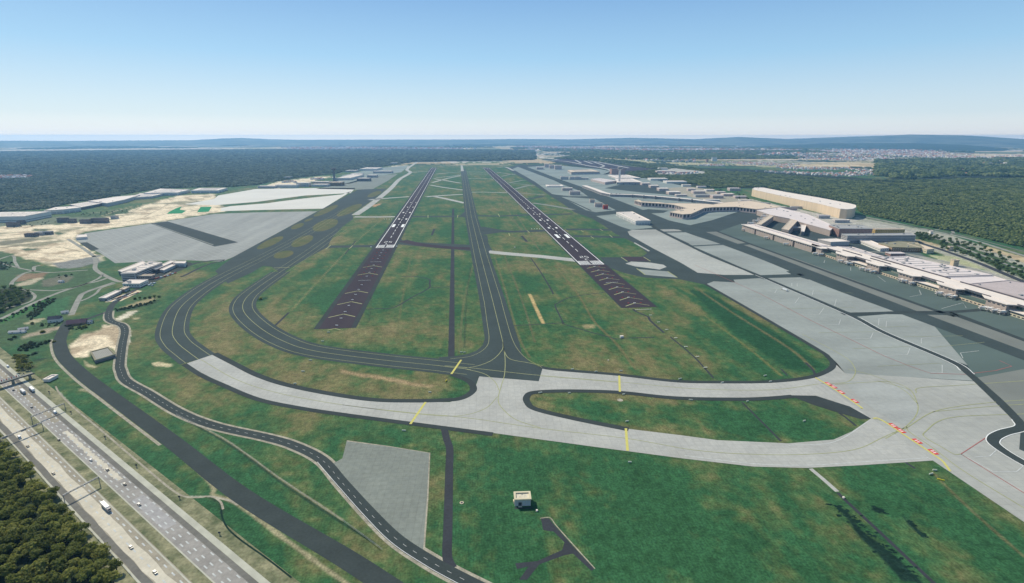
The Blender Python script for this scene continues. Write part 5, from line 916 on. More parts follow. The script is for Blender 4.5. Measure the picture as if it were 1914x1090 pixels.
for i, y in enumerate(YD):
    q = L_(FX, FX+16.9, y, y+36); walls(t, q, 17.2, M['wall_taupe']); fb_local(t, q, cw, 16.5, M['glass'], 1, 8, hh=1.7, z0=12)
    p = [(FX-960-2, y-950-2), (FX-960+17, y-950-9), (FX-960+17, y-950+62), (FX-960-2, y-950+38)]; prism('canopy_roof', p, 17.75, 18.9, M['roof_white'], t)
    if i+1 < len(YD):
        y0, y1 = YD[i+1]+36, y; q = L_(FX+4, FX+16.9, y0+1, y1-1); walls(t, q, 8.5, M['wall_cream'] if i % 2 else M['wall_tan']); prism('arcade_roof', [tuple(p) for p in L_(FX+3, FX+16.9, y0+.5, y1-.5)], 8.5, 9.2, M['roof_white'] if i % 2 else M['greenglass'], t)
        fb_local(t, q, cw, 8, M['greenglass'] if i % 2 == 0 else M['glass'], 1, None, hh=2.6, z0=4.6); fb_local(t, q, cw, 4, M['door'], 1, 7, name='arcade_opening', hh=2.4, z0=.6)
        boxes('upper_glazing', [(FX-960+16.85, FX-960+16.99, y0-950+2, y1-950-2, 10.2, 15.4)], M['greenglass'] if i % 3 != 1 else M['glass'], t)
for x0, y0, y1 in ((FX+53, 930, 1140), (FX+50, 300, 905), (FX+24, 1290, 1600), (FX+36, 1150, 1215), (FX+34, 1060, 1120)): boxes('clerestory_shadow', [(x0-960, x0-960+1.6, y0-950, y1-950, 18.62, 20.6)], M['roof_dark'], t)  # dark bars: shadow lines along the roof steps, put in as colour
for y in YD[1:8]: boxes('clerestory_shadow', [(FX-960+13, FX-960+14.4, y-950+42, y-950+92, 18.92, 20.3)], M['roof_dark'], t)  # same painted shadow line behind each canopy
for x0, y0, y1 in ((FX+18, 1270, 1620), ): boxes('roof_step', [(x0-960, x0-960+18, y0-950, y1-950, 18.92, 20.2)], M['roof_pink'], t)
def hall(label, pts, h, rm, gear):
    return bld('terminal_hall', label, 'terminal', None, h, M['wall_taupe'], rm, world=[np.array(p) for p in pts], gear=gear, over=.3)
h1 = hall('pale pinkish wide hall roof behind the front terminal', [(986.5, 945), (1093, 945), (1064, 1128), (986.5, 1128)], 19, M['roof_pink'], 30); h2 = hall('mauve grey wide hall roof at the right edge of the photo', [(986.5, 300), (1100, 300), (1100, 880), (1086, 905), (986.5, 890)], 18.2, M['roof_mauve'], 40)
h3 = hall('narrow pale roof strip between the pinkish and mauve hall roofs', [(987, 893), (1086, 908), (1093, 942), (987, 942)], 17.4, M['roof_pink'], 0); hall('low pinkish roof left of the wide pinkish hall roof', [(986.5, 1132), (1012, 1132), (1020, 1250), (986.5, 1262)], 17.6, M['roof_pink'], 3)
bld('terminal_annex', 'white raised box on the roof line left of the hotel', 'building', [(1529, 447.8), (1553, 453.3), (1588, 452), (1562, 446.6)], (1553, 453.3, 460), M['wall_grey'], M['roof_white'])
bld('hotel', 'tall reddish brown hotel with rows of windows', 'hotel', [(1549.5, 421), (1569, 428.2), (1631, 428.5), (1614, 421.5)], (1569, 428, 443), M['wall_brick'], M['roof_grey'], rows=7, split=4, gear=6)
bld('parking_garage', 'long grey slab building in front of the brown hotel', 'building', [(1573, 437.8), (1584, 441.5), (1712, 440.8), (1704, 436.4)], (1700, 440.8, 453), M['wall_grey'], M['roof_grey'], rows=4, gear=4)
hut('ochre_block', 'ochre yellow block behind the long grey slab building', 'building', 1634.6, 1690, 438, 429.5, 18, 'wall_yellow', 'roof_tan', rows=3, split=5)
bld('service_hall', 'long low white roofed hall between garage and front terminal', 'building', [(1606, 449.8), (1621, 447.8), (1662, 464.5), (1645.6, 465.6)], (1645.6, 465.4, 470), M['wall_white'], M['roof_white'], rows=1, split=6)
bld('service_hall', 'white crossing hall at the upper end of the long white hall', 'building', [(1595, 448.3), (1604, 449.8), (1655, 449), (1642, 446)], (1604, 449.8, 453.5), M['wall_cream'], M['roof_white'], rows=1, split=5)
bld('mossy_block', 'brown block with mossy stepped roof and tan windows', 'building', [(1642, 455), (1668, 463), (1700, 464), (1726, 464), (1714, 453.5), (1680, 451.5)], (1668, 463, 470), M['wall_brown'], M['roof_olive'], rows=2, split=5, glass='wall_tan', gear=4)
bld('cream_block', 'cream walled block with tan roof beside the mossy block', 'building', [(1696, 456.5), (1733, 467.2), (1746, 466.3), (1709, 454.8)], (1733, 467, 474), M['wall_cream'], M['roof_tan'], rows=1, split=5)
hut('tower_stub', 'isolated tan tower block beside the access road', 'building', 1781, 1791, 498, 487.5, 10, 'wall_tan', 'roof_tan', rows=3, split=3); hut('tower_stub', 'small pale tower block among the roadside trees', 'building', 1774, 1781, 469, 462, 8, 'wall_tan', 'roof_tan', rows=2, split=3); hut('tower_stub', 'white gable box beside the elevated road', 'building', 1739, 1744, 437, 433, 8, 'wall_white', 'roof_white', rows=1)
hut('deck_building', 'rough pinkish low deck building behind the front terminal roof', 'building', 1664, 1692, 479, 475, 20, 'wall_brick', 'roof_pink', rows=1); hut('slab_block', 'flat grey block between central hall and golden building', 'building', 1530, 1551, 408.5, 403.5, 16, 'wall_grey', 'roof_pink', rows=1); hut('slab_block', 'pale jumbled low block left of the hotel', 'building', 1560, 1588, 416.5, 412, 16, 'wall_grey', 'roof_white', rows=1); hut('slab_block', 'row of pinkish houses along the road below the golden building', 'building', 1446, 1490, 393, 388.5, 8, 'wall_pink', 'roof_grey', split=4); hut('slab_block', 'white roofed hall right against the golden building', 'building', 1478, 1508, 390, 386.5, 8, 'wall_white', 'roof_white')
for x0, x1, yb, yt, wm, rm, l in [(1286, 1300, 357, 353.5, 'wall_pink', 'roof_white', 'pale block just right of the stepped pier end'), (1276, 1292, 349, 346, 'wall_white', 'roof_white', 'small white hall against the forest above the stepped pier'), (1304, 1320, 352, 349, 'wall_grey', 'roof_pink', 'low pinkish hall among trees behind the stepped pier'), (1340, 1356, 362.5, 359, 'wall_pink', 'roof_white', 'pale hall halfway between trees and golden building'), (1374, 1396, 371, 367.5, 'wall_pink', 'roof_pink', 'pinkish hall touching the left end of the golden building road'), (1384, 1404, 379, 375, 'wall_grey', 'roof_white', 'white roofed block above the star terminal roof'), (1318, 1346, 377, 374, 'wall_white', 'roof_white', 'long white roof directly behind the star terminal'), (1400, 1440, 384.5, 380.5, 'wall_pink', 'roof_grey', 'greyish block row between star terminal and golden building'), (1264, 1284, 367.5, 364.5, 'wall_pink', 'roof_white', 'pale block between long pier and stepped pier')]: hut('airport_block', l, 'building', x0, x1, yb, yt, 30, wm, rm, split=6)
hut('far_tower_block', 'pale tower block far beyond the right forest', 'tower block', 1331, 1340, 301.5, 294.5, 30, 'wall_white', 'roof_grey', rows=5); hut('far_tower_block', 'reddish tower block left of the pale far tower block', 'tower block', 1320, 1324, 304, 298, 25, 'wall_brick', 'roof_red', rows=5)
hut('far_hall', 'long bright white hall far beyond the airport', 'warehouse', 1166, 1194, 294, 291.5, 120, 'wall_white', 'roof_white', rows=0)
for x0, x1, yb, yt, l, wm in [(1228, 1262, 324, 320, 'long pale hall on the gravel clearing in the right forest', 'wall_pink'), (1270, 1296, 325, 321.5, 'grey roofed hall in the gravel clearing', 'wall_grey'), (1232, 1248, 317.5, 314.5, 'small pale hall at the back of the gravel clearing', 'wall_white')]: hut('clearing_hall', l, 'warehouse', x0, x1, yb, yt, 60, wm, 'roof_white', 'halls in the forest clearing')
# ------------------------------------------------------------------ airfield equipment, bridges and vehicles
def ord_(n): return ['first', 'second', 'third', 'fourth', 'fifth', 'sixth', 'seventh', 'eighth', 'ninth', 'tenth', 'eleventh', 'twelfth', 'thirteenth', 'fourteenth', 'fifteenth', 'sixteenth', 'seventeenth', 'eighteenth', 'nineteenth', 'twentieth'][n]
def light_bar(x, y, z, width, n, m, label, group):
    t = thing('approach_light_bar', (x, y, z), label, 'approach light', group)
    boxes('bar', [(-width/2, width/2, -.45, .45, .0, .35)], m, t)
    for k in range(n): u = -width/2+width*(k+.5)/n; boxes('lamp', [(u-.4, u+.4, -.6, .6, .36, .75)], m, t)
    return t
for X, y0, nm, first in ((XL, YL0, 'left', 1), (XR, YR0, 'right', 1)):
    for k in range(1, 19 if nm == 'left' else 10):
        y = y0-35.2*k if nm == 'left' else y0-36*k+14; z = 4.2*LAYER+.01
        if k in (5, 10) and nm == 'left' or (k == 5):
            light_bar(X, y, z, 26, 7, M['worn'], f'long white crossbar of lights, {"nearer" if k == 10 else "farther"} one on the {nm} runway overrun' if nm == 'left' else 'long pale crossbar of lights on the right runway overrun', f'{nm} overrun crossbars')
            continue
        light_bar(X, y, z, 4.4, 3, M['lampwhite'], f'{ord_(k-1)} small white light bar from the threshold on the {nm} runway overrun axis', f'white light bars on the {nm} runway overrun')
        if k < 10:
            for s in (-1, 1): light_bar(X+s*11.5, y, z, 3.2, 2, M['lampred'], f'{ord_(k-1)} red light bar from the threshold on the {"left" if s < 0 else "right"} side of the {nm} overrun', f'red light bars on the {nm} runway overrun')
def papi(px, py, label, grp):
    g = G(px, py); t = thing('papi_light', (*g[:2], 0), label, 'landing light', grp); boxes('housing', [(-1.3, 1.3, -1.0, 1.0, .5, 1.5)], M['lampwhite'], t); boxes('leg', [(-.9, -.7, -.1, .1, 0, .5)], M['metal'], t); boxes('leg', [(.7, .9, -.1, .1, 0, .5)], M['metal'], t)
for k, x in enumerate((718.3, 722.8, 727.5, 732.4)): papi(x, 410, f'{ord_(k)} from left of four white lamps beside the left runway', 'four lamps beside the left runway')
for k, x in enumerate((993.7, 998.7, 1003.7, 1008.7)): papi(x, 428.2, f'{ord_(k)} from left of four white lamps beside the right runway', 'four lamps beside the right runway')
for px, py, l in ((693.6, 463.3, 'bright white lamp left of the left runway threshold'), (741.7, 461.6, 'bright white lamp right of the left runway threshold')):
    g = G(px, py); t = thing('threshold_lamp', (*g[:2], 0), l, 'threshold light', 'lamps at the left runway threshold'); vs, fs = [], []; tube(vs, fs, (0, 0, 0), .3, .3, 1.2, 6); mesh_obj('post', vs, fs, M['metal'], t); vs, fs = [], []; tube(vs, fs, (0, 0, 1.2), 2.0, 1.7, 1.6, 10); mesh_obj('lamp', vs, fs, M['lampwhite'], t)
def sign(px, py, w_, label, m='signwhite', rz=None, h_=1.2):
    g = G(px, py); t = thing('taxiway_sign', (*g[:2], 0), label, 'sign', 'low sign boards in the airfield grass', rz=rnd.uniform(-.3, .3) if rz is None else rz)
    boxes('panel', [(-w_/2, w_/2, -.25, .25, .35, .35+h_)], M[m], t)
    for s in (-1, 1): boxes('leg', [(s*w_*.35-.1, s*w_*.35+.1, -.1, .1, 0, .35)], M['metal'], t)
SG = [(614, 622, 'below the end of the left runway overrun'), (603, 638.5, 'left of the curved dark taxiway below the left overrun'), (580, 674, 'on the dry strip under the curved dark taxiway, upper one'), (566.5, 695, 'in the middle of the dry strip between the taxiways'), (551.5, 718, 'at the lower edge of the dry strip by the concrete taxiway'), (862, 659, 'beside the dark taxiway junction, left one'), (868, 659.5, 'beside the dark taxiway junction, right one'), (803.5, 734, 'near the tip of the dry strip'), (1070, 691, 'first along the grass edge right of the junction'), (1114, 695.5, 'second along the grass edge right of the junction'), (1160.6, 694, 'above the yellow stop bar of the upper concrete branch'), (1271, 709, 'along the grass edge right of the yellow stop bar'),
      (1064, 735.5, 'inside the lens shaped grass island, upper left edge'), (1010, 735, 'at the left tip of the lens shaped grass island'), (1165.6, 738, 'inside the island under the yellow stop bar'), (1291, 748.5, 'along the upper edge of the lens island, right part'), (1397, 751, 'in the island beside the dark ditch line'), (755, 806, 'below the yellow stop bar on the lower left grass'), (1177, 865, 'below the yellow stop bar of the lower concrete branch'), (1172, 788.5, 'in the island above the lower yellow stop bar'), (1747, 880, 'pale one beside the yellow board at lower right'), (1740, 887, 'small one left of the yellow board at lower right'), (1503, 788, 'small one at the right end of the lens island'), (1440, 714, 'on the long upper grass edge near its middle'), (1350, 716, 'on the long upper grass edge left of its middle'), (1430, 703, 'small board inside the big right infield corner')]
for x, y, l in SG: sign(x, y, rnd.uniform(3.0, 4.6), 'small pale sign board '+l)
sign(834, 713, 4.2, 'small yellowish tilted sign board near the tip of the dry strip', 'signyellow', 1.2); sign(1758, 898, 5.2, 'bright yellow board lying in the grass at lower right', 'signyellow', -.6, 1.0)
for k, (x, y) in enumerate([(1216, 590), (1231, 603), (1246, 617), (1263, 632.5), (1282, 649), (1303.6, 667.6), (1318.6, 688)]):
    g = G(x, y); light_bar(g[0], g[1], .6, 5, 4, M['signwhite'], f'{ord_(k)} light bar in the grass from the right overrun end', 'light bars in the grass after the right overrun')
g = G(1197, 578); light_bar(g[0]+4, g[1]-4, .5, 30, 9, M['signwhite'], 'long light bar at the very end of the right overrun', None)
for r_ in range(3):
    for k in range(11):
        pass
def cabinet(px, py, sx, sy, h_, label, m='wall_white'):
    g = G(px, py); t = thing('equipment_cabinet', (*g[:2], 0), label, 'cabinet', 'white cabinets in the airfield grass'); boxes('body', [(-sx/2, sx/2, -sy/2, sy/2, .15, h_)], M[m], t); boxes('lid', [(-sx/2-.15, sx/2+.15, -sy/2-.15, sy/2+.15, h_+.003, h_+.18)], M['roof_white'], t); boxes('plinth', [(-sx/2-.3, sx/2+.3, -sy/2-.3, sy/2+.3, 0, .147)], M['conc_grey'], t)
cabinet(1162, 631, 5, 3, 2.6, 'white cabinet beside the dark path in the right infield'); cabinet(1003.5, 955.5, 1.2, 1.2, 1.0, 'tiny white box right of the cream roofed hut'); cabinet(1576.6, 931, 1.3, 1.3, 1.0, 'tiny pale box where the concrete path meets the dark ditch'); cabinet(962, 463, 3.4, 2, 1.6, 'pale box in the grass left of the right runway'); cabinet(1137, 674, 1.0, 1.0, .9, 'tiny pale box alone in the lower right infield')
g = G(863, 940); t = thing('well_ring', (*g[:2], 0), 'pale concrete ring cover in the grass left of the hut', 'well cover')
vs, fs = [], []; tube(vs, fs, (0, 0, 0), 1.7, 1.7, .35, 16); mesh_obj('ring', vs, fs, M['wall_cream'], t); vs, fs = [], []; tube(vs, fs, (0, 0, .352), 1.0, 1.0, .05, 14); mesh_obj('cover', vs, fs, M['door'], t)
g = G(1159, 748); t = thing('beacon_base', (*g[:2], 0), 'pale round bare patch with small beacon in the island', 'beacon'); vs, fs = [], []; tube(vs, fs, (0, 0, 0.02), 3.4, 3.4, .08, 14); mesh_obj('pad', vs, fs, M['verge'], t); vs, fs = [], []; tube(vs, fs, (0, 0, .1), .35, .2, 1.6, 8); mesh_obj('post', vs, fs, M['lampwhite'], t)
# jet bridges along the front terminal
def make_bridge():
    t = thing('jet_bridge', (0, 0, 0), '', 'jet bridge'); boxes('tunnel', [(-9, 0, -1.5, 1.5, 4.2, 7.2)], M['lampwhite'], t)
    vs, fs = [], []; tube(vs, fs, (0, 0, 3.9), 2.6, 2.6, 3.6, 12); ro = mesh_obj('rotunda', vs, fs, M['roof_white'], t); vs, fs = [], []; tube(vs, fs, (0, 0, 0), .7, .7, 3.9, 8); mesh_obj('column', vs, fs, M['metal'], t)
    cb = boxes('cab', [(-13, -9.003, -2.1, 2.1, 3.8, 7.4)], M['roof_white'], t); boxes('window', [(-13.06, -13.004, -1.6, 1.6, 5, 6.6)], M['glass'], cb); boxes('wheel_bogie', [(-10.4, -8.6, -1.3, 1.3, 0, 1.0), (-9.8, -9.2, -.9, -.5, 1.0, 4.2), (-9.8, -9.2, .5, .9, 1.0, 4.2)], M['metal'], t); return t
jb = make_bridge(); JB = [(1391.5, 432, 'at the tip of the front pier'), (1432, 447, 'alone on the second pier face'), (1470, 459.5, 'alone on the third pier face'), (1523.7, 477, 'left of the pair at the pier end'), (1535, 479, 'right of the pair at the pier end'), (1572, 491.5, 'left of three at the second saw tooth head'), (1582, 494, 'middle of three at the second saw tooth head'), (1589, 496.5, 'right of three at the second saw tooth head'), (1612, 506, 'grey leftmost of three at the next head'), (1623.5, 509, 'middle of three at the next head'), (1633, 511.5, 'rightmost of three at the next head'), (1684, 527.5, 'left of three before the dark head face'), (1693, 530, 'middle of three before the dark head face'), (1705, 533.5, 'right of three before the dark head face'), (1757, 553, 'single rounded one left of the pair'), (1773, 557, 'left of the pair below the cream arcade'), (1782, 559.5, 'right of the pair below the cream arcade'), (1841, 581, 'leftmost of four at the right end'), (1850, 582.5, 'second of four at the right end'), (1861.6, 586, 'third of four at the right end'), (1875, 588.5, 'rightmost of four at the right end')]
for i, (x, y, l) in enumerate(JB):
    g = G(x, y); o = jb if i == 0 else copy_tree(jb, (0, 0, 0)); o.location = (g[0]+5, g[1]+1.5, 0); o.rotation_euler = (0, 0, rad([0, 12, -14, 6, -4][i % 5])); o['label'] = 'white jet bridge '+l; o['group'] = 'jet bridges along the front terminal'
for i, (x, y, rz, l) in enumerate([(1434, 404.5, .2, 'uppermost'), (1432, 408, .1, 'second from top'), (1426, 413, .0, 'third from top'), (1418, 417, -.1, 'fourth from top'), (1409, 421.5, -.15, 'lowest')]):
    g = G(x, y+3); o = copy_tree(jb, (g[0], g[1], 6), rz, (1.7, 1.3, 1.4)); o['label'] = f'white spiky jet bridge on the linking wing, {l}'; o['group'] = 'jet bridges on the linking wing'
# vehicles
def make_car(kind, paint):
    L, W, Hh = {'car': (4.5, 1.85, 1.45), 'van': (5.6, 2.0, 2.3), 'truck': (14.5, 2.55, 3.8)}[kind]
    t = thing({'car': 'parked_car', 'van': 'delivery_van', 'truck': 'lorry'}[kind], (0, 0, 0), '', kind if kind != 'truck' else 'lorry'); pm = M[paint]
    if kind == 'truck':
        boxes('trailer', [(-L/2, L/2-3.0, -W/2, W/2, 1.1, Hh)], pm, t); cb = boxes('cab', [(L/2-2.6, L/2, -W/2+.05, W/2-.05, .7, 3.2)], M['wall_grey'], t); boxes('windscreen', [(L/2+.003, L/2+.05, -W/2+.2, W/2-.2, 1.9, 2.9)], M['glass'], cb); boxes('chassis', [(-L/2+.2, L/2-.2, -.5, .5, .6, 1.09)], M['metal'], t); ax = (-L/2+1.2, -L/2+2.6, L/2-1.4)
    else:
        bl = .62*Hh if kind == 'car' else .55*Hh; v, f = [], []; box(v, f, -L/2, L/2, -W/2, W/2, .3, bl); boxes_ = mesh_obj('body', v, f, pm, t)
        c0, c1 = (-L*.36, L*.2) if kind == 'car' else (-L/2+.05, L*.3); z0, z1 = bl+.002, Hh
        v = [(c0, -W*.46, z0), (c1+L*.1, -W*.46, z0), (c1+L*.1, W*.46, z0), (c0, W*.46, z0), (c0+L*.06, -W*.4, z1), (c1, -W*.4, z1), (c1, W*.4, z1), (c0+L*.06, W*.4, z1)]
        mesh_obj('window', v, [(0, 1, 5, 4), (1, 2, 6, 5), (2, 3, 7, 6), (3, 0, 4, 7)], M['glass'] if kind == 'car' else pm, t); boxes('roof', [(c0+L*.06, c1, -W*.4, W*.4, z1+.002, z1+.06)], pm, t)
        if kind == 'van': boxes('windscreen', [(c1+L*.04, c1+L*.09, -W*.38, W*.38, z0+.1, z1-.15)], M['glass'], t)
        for s in (-1, 1): boxes('headlight', [(L/2+.003, L/2+.04, s*W*.36-.16, s*W*.36+.16, .55, .75)], M['lampwhite'], t)
        ax = (-L*.3, L*.3)
    for a in ax:
        for s in (-1, 1):
            v, f = [], []; n = 10; rr_ = .32 if kind == 'car' else (.36 if kind == 'van' else .5)
            for yy in (s*W/2-.13, s*W/2+.03): v += [(a+rr_*math.cos(2*math.pi*i/n), yy, rr_+rr_*math.sin(2*math.pi*i/n)) for i in range(n)]
            f = [(i, (i+1) % n, n+(i+1) % n, n+i) for i in range(n)]+[tuple(range(n)), tuple(range(2*n-1, n-1, -1))]; mesh_obj('wheel', v, f, M['tyre'], t)
    return t
for nm, c in (('white', (.75, .75, .74)), ('black', (.02, .022, .026)), ('silver', (.42, .43, .45)), ('red', (.40, .03, .03)), ('darkgrey', (.08, .085, .09)), ('brown', (.14, .11, .07))): M['paint_'+nm] = mat(nm+'_car_paint', c, rough=.35, var=.03, spec=.5)
protos = {}
def put_car(kind, paint, loc, rz, label, group):
    k = (kind, paint)
    if k not in protos: o = protos[k] = make_car(kind, 'paint_'+paint)
    else: o = copy_tree(protos[k], (0, 0, 0))
    o.location = loc; o.rotation_euler = (0, 0, rz); o['label'] = label; o['group'] = group; return o
mwa = math.atan2(MU[1], MU[0])
def mw_sd(px, py): g = G(px, py)[:2]-MA; return g@MU, g@MN
names = {'white': 'white', 'black': 'black', 'silver': 'silver grey', 'red': 'dark red', 'darkgrey': 'dark grey', 'brown': 'brownish'}
for k, (px, py, kind, paint, l) in enumerate([(37, 819, 'van', 'white', 'on the pale lane right below the left gantry'), (52, 835, 'car', 'brown', 'behind the white van on the pale lane'), (100, 886, 'car', 'brown', 'halfway down the pale lane'), (199, 951, 'truck', 'white', 'on the brown lane at lower left'), (245, 1024, 'car', 'darkgrey', 'on the pale lane close to the bottom edge'), (290, 1071, 'car', 'darkgrey', 'at the very bottom edge of the motorway'),
   (110, 823, 'car', 'black', 'on the inner lane beside the green median, uppermost'), (170, 861, 'car', 'silver', 'cluster vehicle in the middle of the grey lanes'), (201, 879, 'car', 'black', 'on the grey lanes halfway down'), (233, 906, 'car', 'black', 'on the grey lanes right of the lower gantry'), (260, 944, 'car', 'darkgrey', 'on the light grey patch of the motorway'),
   (103, 772, 'van', 'white', 'right under the upper right gantry'), (60, 730, 'truck', 'white', 'long one on the upper lanes below the footbridge'), (25, 730, 'car', 'black', 'on the upper lanes near the left edge'), (59, 762, 'car', 'darkgrey', 'between footbridge and gantry'), (15, 686, 'van', 'white', 'above the footbridge by the trees'), (43, 734, 'truck', 'silver', 'long pale one beside the white lorry')]):
    s, d = mw_sd(px, py); dl = 1 if d > 24 else -1; p = mpt(s, d)
    put_car(kind, paint, (*p, 3.0*LAYER), mwa if dl > 0 else mwa+math.pi, f'{names[paint]} {"lorry" if kind == "truck" else kind} {l}', 'vehicles on the motorway')
for k in range(26):
    row = k % 2; u = (k//2)/13; px, py = 203+u*48+row*10, 563.2-u*17.5+row*.6; g = G(px, py); pn = ['white', 'red', 'darkgrey', 'white', 'red', 'silver', 'black'][(k*5+row*2) % 7]
    put_car('car', pn, (*g[:2], 1.5*LAYER), rad(60+row*4), f'{names[pn]} car in the {"rear" if row else "front"} row of the small car park by the bay row', 'cars in the small car park')
for k, (px, py, pn) in enumerate([(292, 521.5, 'red'), (296, 520, 'red'), (301, 519, 'white'), (309, 517.5, 'red'), (314, 516, 'white'), (318, 514.5, 'red'), (323, 512.5, 'white'), (328, 511, 'red'), (283, 531, 'white'), (289, 530, 'white'), (285, 534.5, 'silver'), (279, 533.5, 'white')]):
    g = G(px, py); put_car('van', pn, (*g[:2], 1.5*LAYER), rad(70), f'{names[pn]} van parked in the service yard, {ord_(k)} counted from the tan annex', 'vans parked in the service yard')
g = G(1466, 543); t = put_car('truck', 'white', (*g[:2], .15), rad(100), 'long white vehicle parked on the right apron beside the service road', None)
if 'group' in t: del t['group']
# gantries and the footbridge over the motorway
def gantry(pa, pb, label, hh=6.5, box_sign=True):
    a, b2 = G(*pa, hh)[:2], G(*pb, hh)[:2]; c = (a+b2)/2; L = np.linalg.norm(b2-a); t = thing('sign_gantry', (*c, 0), label, 'gantry', 'gantries across the motorway', rz=math.atan2(*(b2-a)[::-1]))
    for s in (-1, 1): boxes('leg', [(s*L/2-.22, s*L/2+.22, -.25, .25, 0, hh)], M['metal'], t)
    bm = boxes('beam', [(-L/2, L/2, -.45, -.2, hh, hh+.28), (-L/2, L/2, .2, .45, hh, hh+.28), (-L/2, L/2, -.45, -.2, hh+.9, hh+1.15), (-L/2, L/2, .2, .45, hh+.9, hh+1.15)], M['metal'], t); n = max(4, int(L/2.5))
    boxes('brace', [(-L/2+k*L/n-.12, -L/2+k*L/n+.12, -.5, .5, hh+.281, hh+.899) for k in range(n+1)], M['metal'], bm)
    if box_sign:
        for u in (-.28, .1, .34): boxes('sign_panel', [(u*L-2.2, u*L+2.2, -.75, -.60, hh-.6, hh+1.5)], M['metal'], t)
    return t
gantry((-12, 826), (78, 791), 'dark sign gantry with panels over the left carriageway, upper left'); gantry((118, 927), (184, 893), 'thin grey gantry over the left carriageway beside the forest', box_sign=False); gantry((58, 780), (120, 755), 'thin dark gantry over the right carriageway, below the footbridge', box_sign=False)
a, b2 = G(-40, 728, 6)[:2], G(62, 697, 6)[:2]; c = (a+b2)/2; L = np.linalg.norm(b2-a); e = (b2-a)/L; t = thing('footbridge', (*c, 0), 'footbridge with red and white railing over the motorway at left edge', 'bridge', rz=math.atan2(e[1], e[0]))
boxes('deck', [(-L/2, L/2, -3.6, 3.0, 5.2, 6.0)], M['oldroad'], t); n = int(L/2.4)
boxes('parapet', [(-L/2, L/2, -3.9, -3.605, 5.2, 7.0)], M['mwdark'], t); rl = boxes('railing', [(-L/2, L/2-8, 3.1, 3.3, 7.4, 7.6), (-L/2, L/2-8, 3.1, 3.3, 6.1, 6.3)], M['wall_white'], t)
for k in range(n-4): boxes('railing_panel', [(-L/2+k*2.4, -L/2+k*2.4+1.3, 3.32, 3.5, 6.1, 7.9)], M['signred'] if k % 2 else M['wall_white'], rl)
for u in (-.3, .1, .42): boxes('pier', [(u*L-.8, u*L+.8, -2.6, 2.2, 0, 5.197)], M['conc_grey'], t)
for k, s in enumerate((-150, -60, 20, 110, 190, 270, 340)):
    p = mpt(s, -5.5-(k % 2)*2); t = thing('roadside_post', (*p, 0), f'{ord_(k)} small dark post from the top along the motorway verge', 'post', 'posts along the motorway verge'); boxes('post', [(-.2, .2, -.2, .2, 0, 2.6)], M['metal'], t); boxes('panel', [(-.9, .9, -.28, -.21, 1.4, 2.9)], M['door'], t)
# fence of the perimeter road and pale rails of the motorway
def fence(name, P, label, hgt, m, step=9.0):
    p = smooth_path([np.array(q) for q in GP(P)], 6); t = thing(name, (*p[0], 0), label, 'fence'); vs, fs = [], []; acc = 0
    for i in range(len(p)-1):
        for a, b3 in ((p[i], p[i+1]),):
            for z0, z1 in ((hgt*.45, hgt*.5), (hgt*.92, hgt)):
                k = len(vs); nn = normals([a, b3])[0]*.06; a_, b_ = a-p[0], b3-p[0]; vs += [(*(a_-nn), z0), (*(b_-nn), z0), (*(b_-nn), z1), (*(a_-nn), z1), (*(a_+nn), z0), (*(b_+nn), z0), (*(b_+nn), z1), (*(a_+nn), z1)]; fs += [tuple(k+j for j in q) for q in ((0, 1, 2, 3), (5, 4, 7, 6), (3, 2, 6, 7), (1, 0, 4, 5))]
    mesh_obj('rail', vs, fs, m, t); s = np.concatenate([[0], np.cumsum([np.linalg.norm(p[i+1]-p[i]) for i in range(len(p)-1)])]); pv, pf = [], []
    for d in np.arange(0, s[-1], step): x, y = np.interp(d, s, [q[0] for q in p])-p[0][0], np.interp(d, s, [q[1] for q in p])-p[0][1]; boxes('post', [(x-.12, x+.12, y-.12, y+.12, 0, hgt+.1)], m, t)
fence('wire_fence', [(330, 777), (420, 823), (520, 894), (640, 975), (715, 1030)], 'thin dark fence along the grass between the two perimeter roads', 2.2, M['metal'], 12); fence('guard_rail', [(0, 807), (40, 850), (117, 937), (180, 1005), (247, 1078)], 'pale guard rail between motorway and forest', 1.1, M['kerbpale'], 14)
# ------------------------------------------------------------------ trees one can tell apart
def crown_mesh(name, seed, n_leaf, m, r=1.0, hgt=.8):
    rg = np.random.RandomState(seed); lobes = []
    for k in range(9): a = rg.uniform(0, 6.28); q = rg.uniform(.15, .62); lobes.append((q*math.cos(a), q*math.sin(a), rg.uniform(-.25, .5)*hgt, rg.uniform(.34, .52)))
    lobes.append((0, 0, .35*hgt, .55)); vs, fs = [], []
    for lx, ly, lz, lr in lobes:                      # dark inner volume
        k = len(vs); nu, nv = 7, 4
        for i in range(nv+1):
            for j in range(nu): th = math.pi*i/nv; ph = 6.283*j/nu; q = lr*.60*(1+rg.uniform(-.12, .12)); vs.append((lx+q*math.sin(th)*math.cos(ph), ly+q*math.sin(th)*math.sin(ph), lz+q*math.cos(th)))
        fs += [(k+i*nu+j, k+(i+1)*nu+j, k+(i+1)*nu+(j+1) % nu, k+i*nu+(j+1) % nu) for i in range(nv) for j in range(nu)]
    for _ in range(n_leaf):
        lx, ly, lz, lr = lobes[rg.randint(len(lobes))]; d = rg.normal(size=3); d /= np.linalg.norm(d); d[2] = abs(d[2])*.9-.15; q = lr*rg.uniform(.75, 1.12); c = np.array([lx, ly, lz])+d*q
        nrm = d+rg.normal(size=3)*.55; nrm /= np.linalg.norm(nrm); t1 = np.cross(nrm, [.3, .8, .5]); t1 /= np.linalg.norm(t1); t2 = np.cross(nrm, t1); s = rg.uniform(.06, .13); k = len(vs)
        vs += [tuple(c+t1*s), tuple(c+t2*s*.8), tuple(c-t1*s), tuple(c-t2*s*.8)]; fs.append((k, k+1, k+2, k+3))
    me = bpy.data.meshes.new(name); me.from_pydata([(x*r, y*r, z*r) for x, y, z in vs], [], fs); me.materials.append(m); me.update(); return me
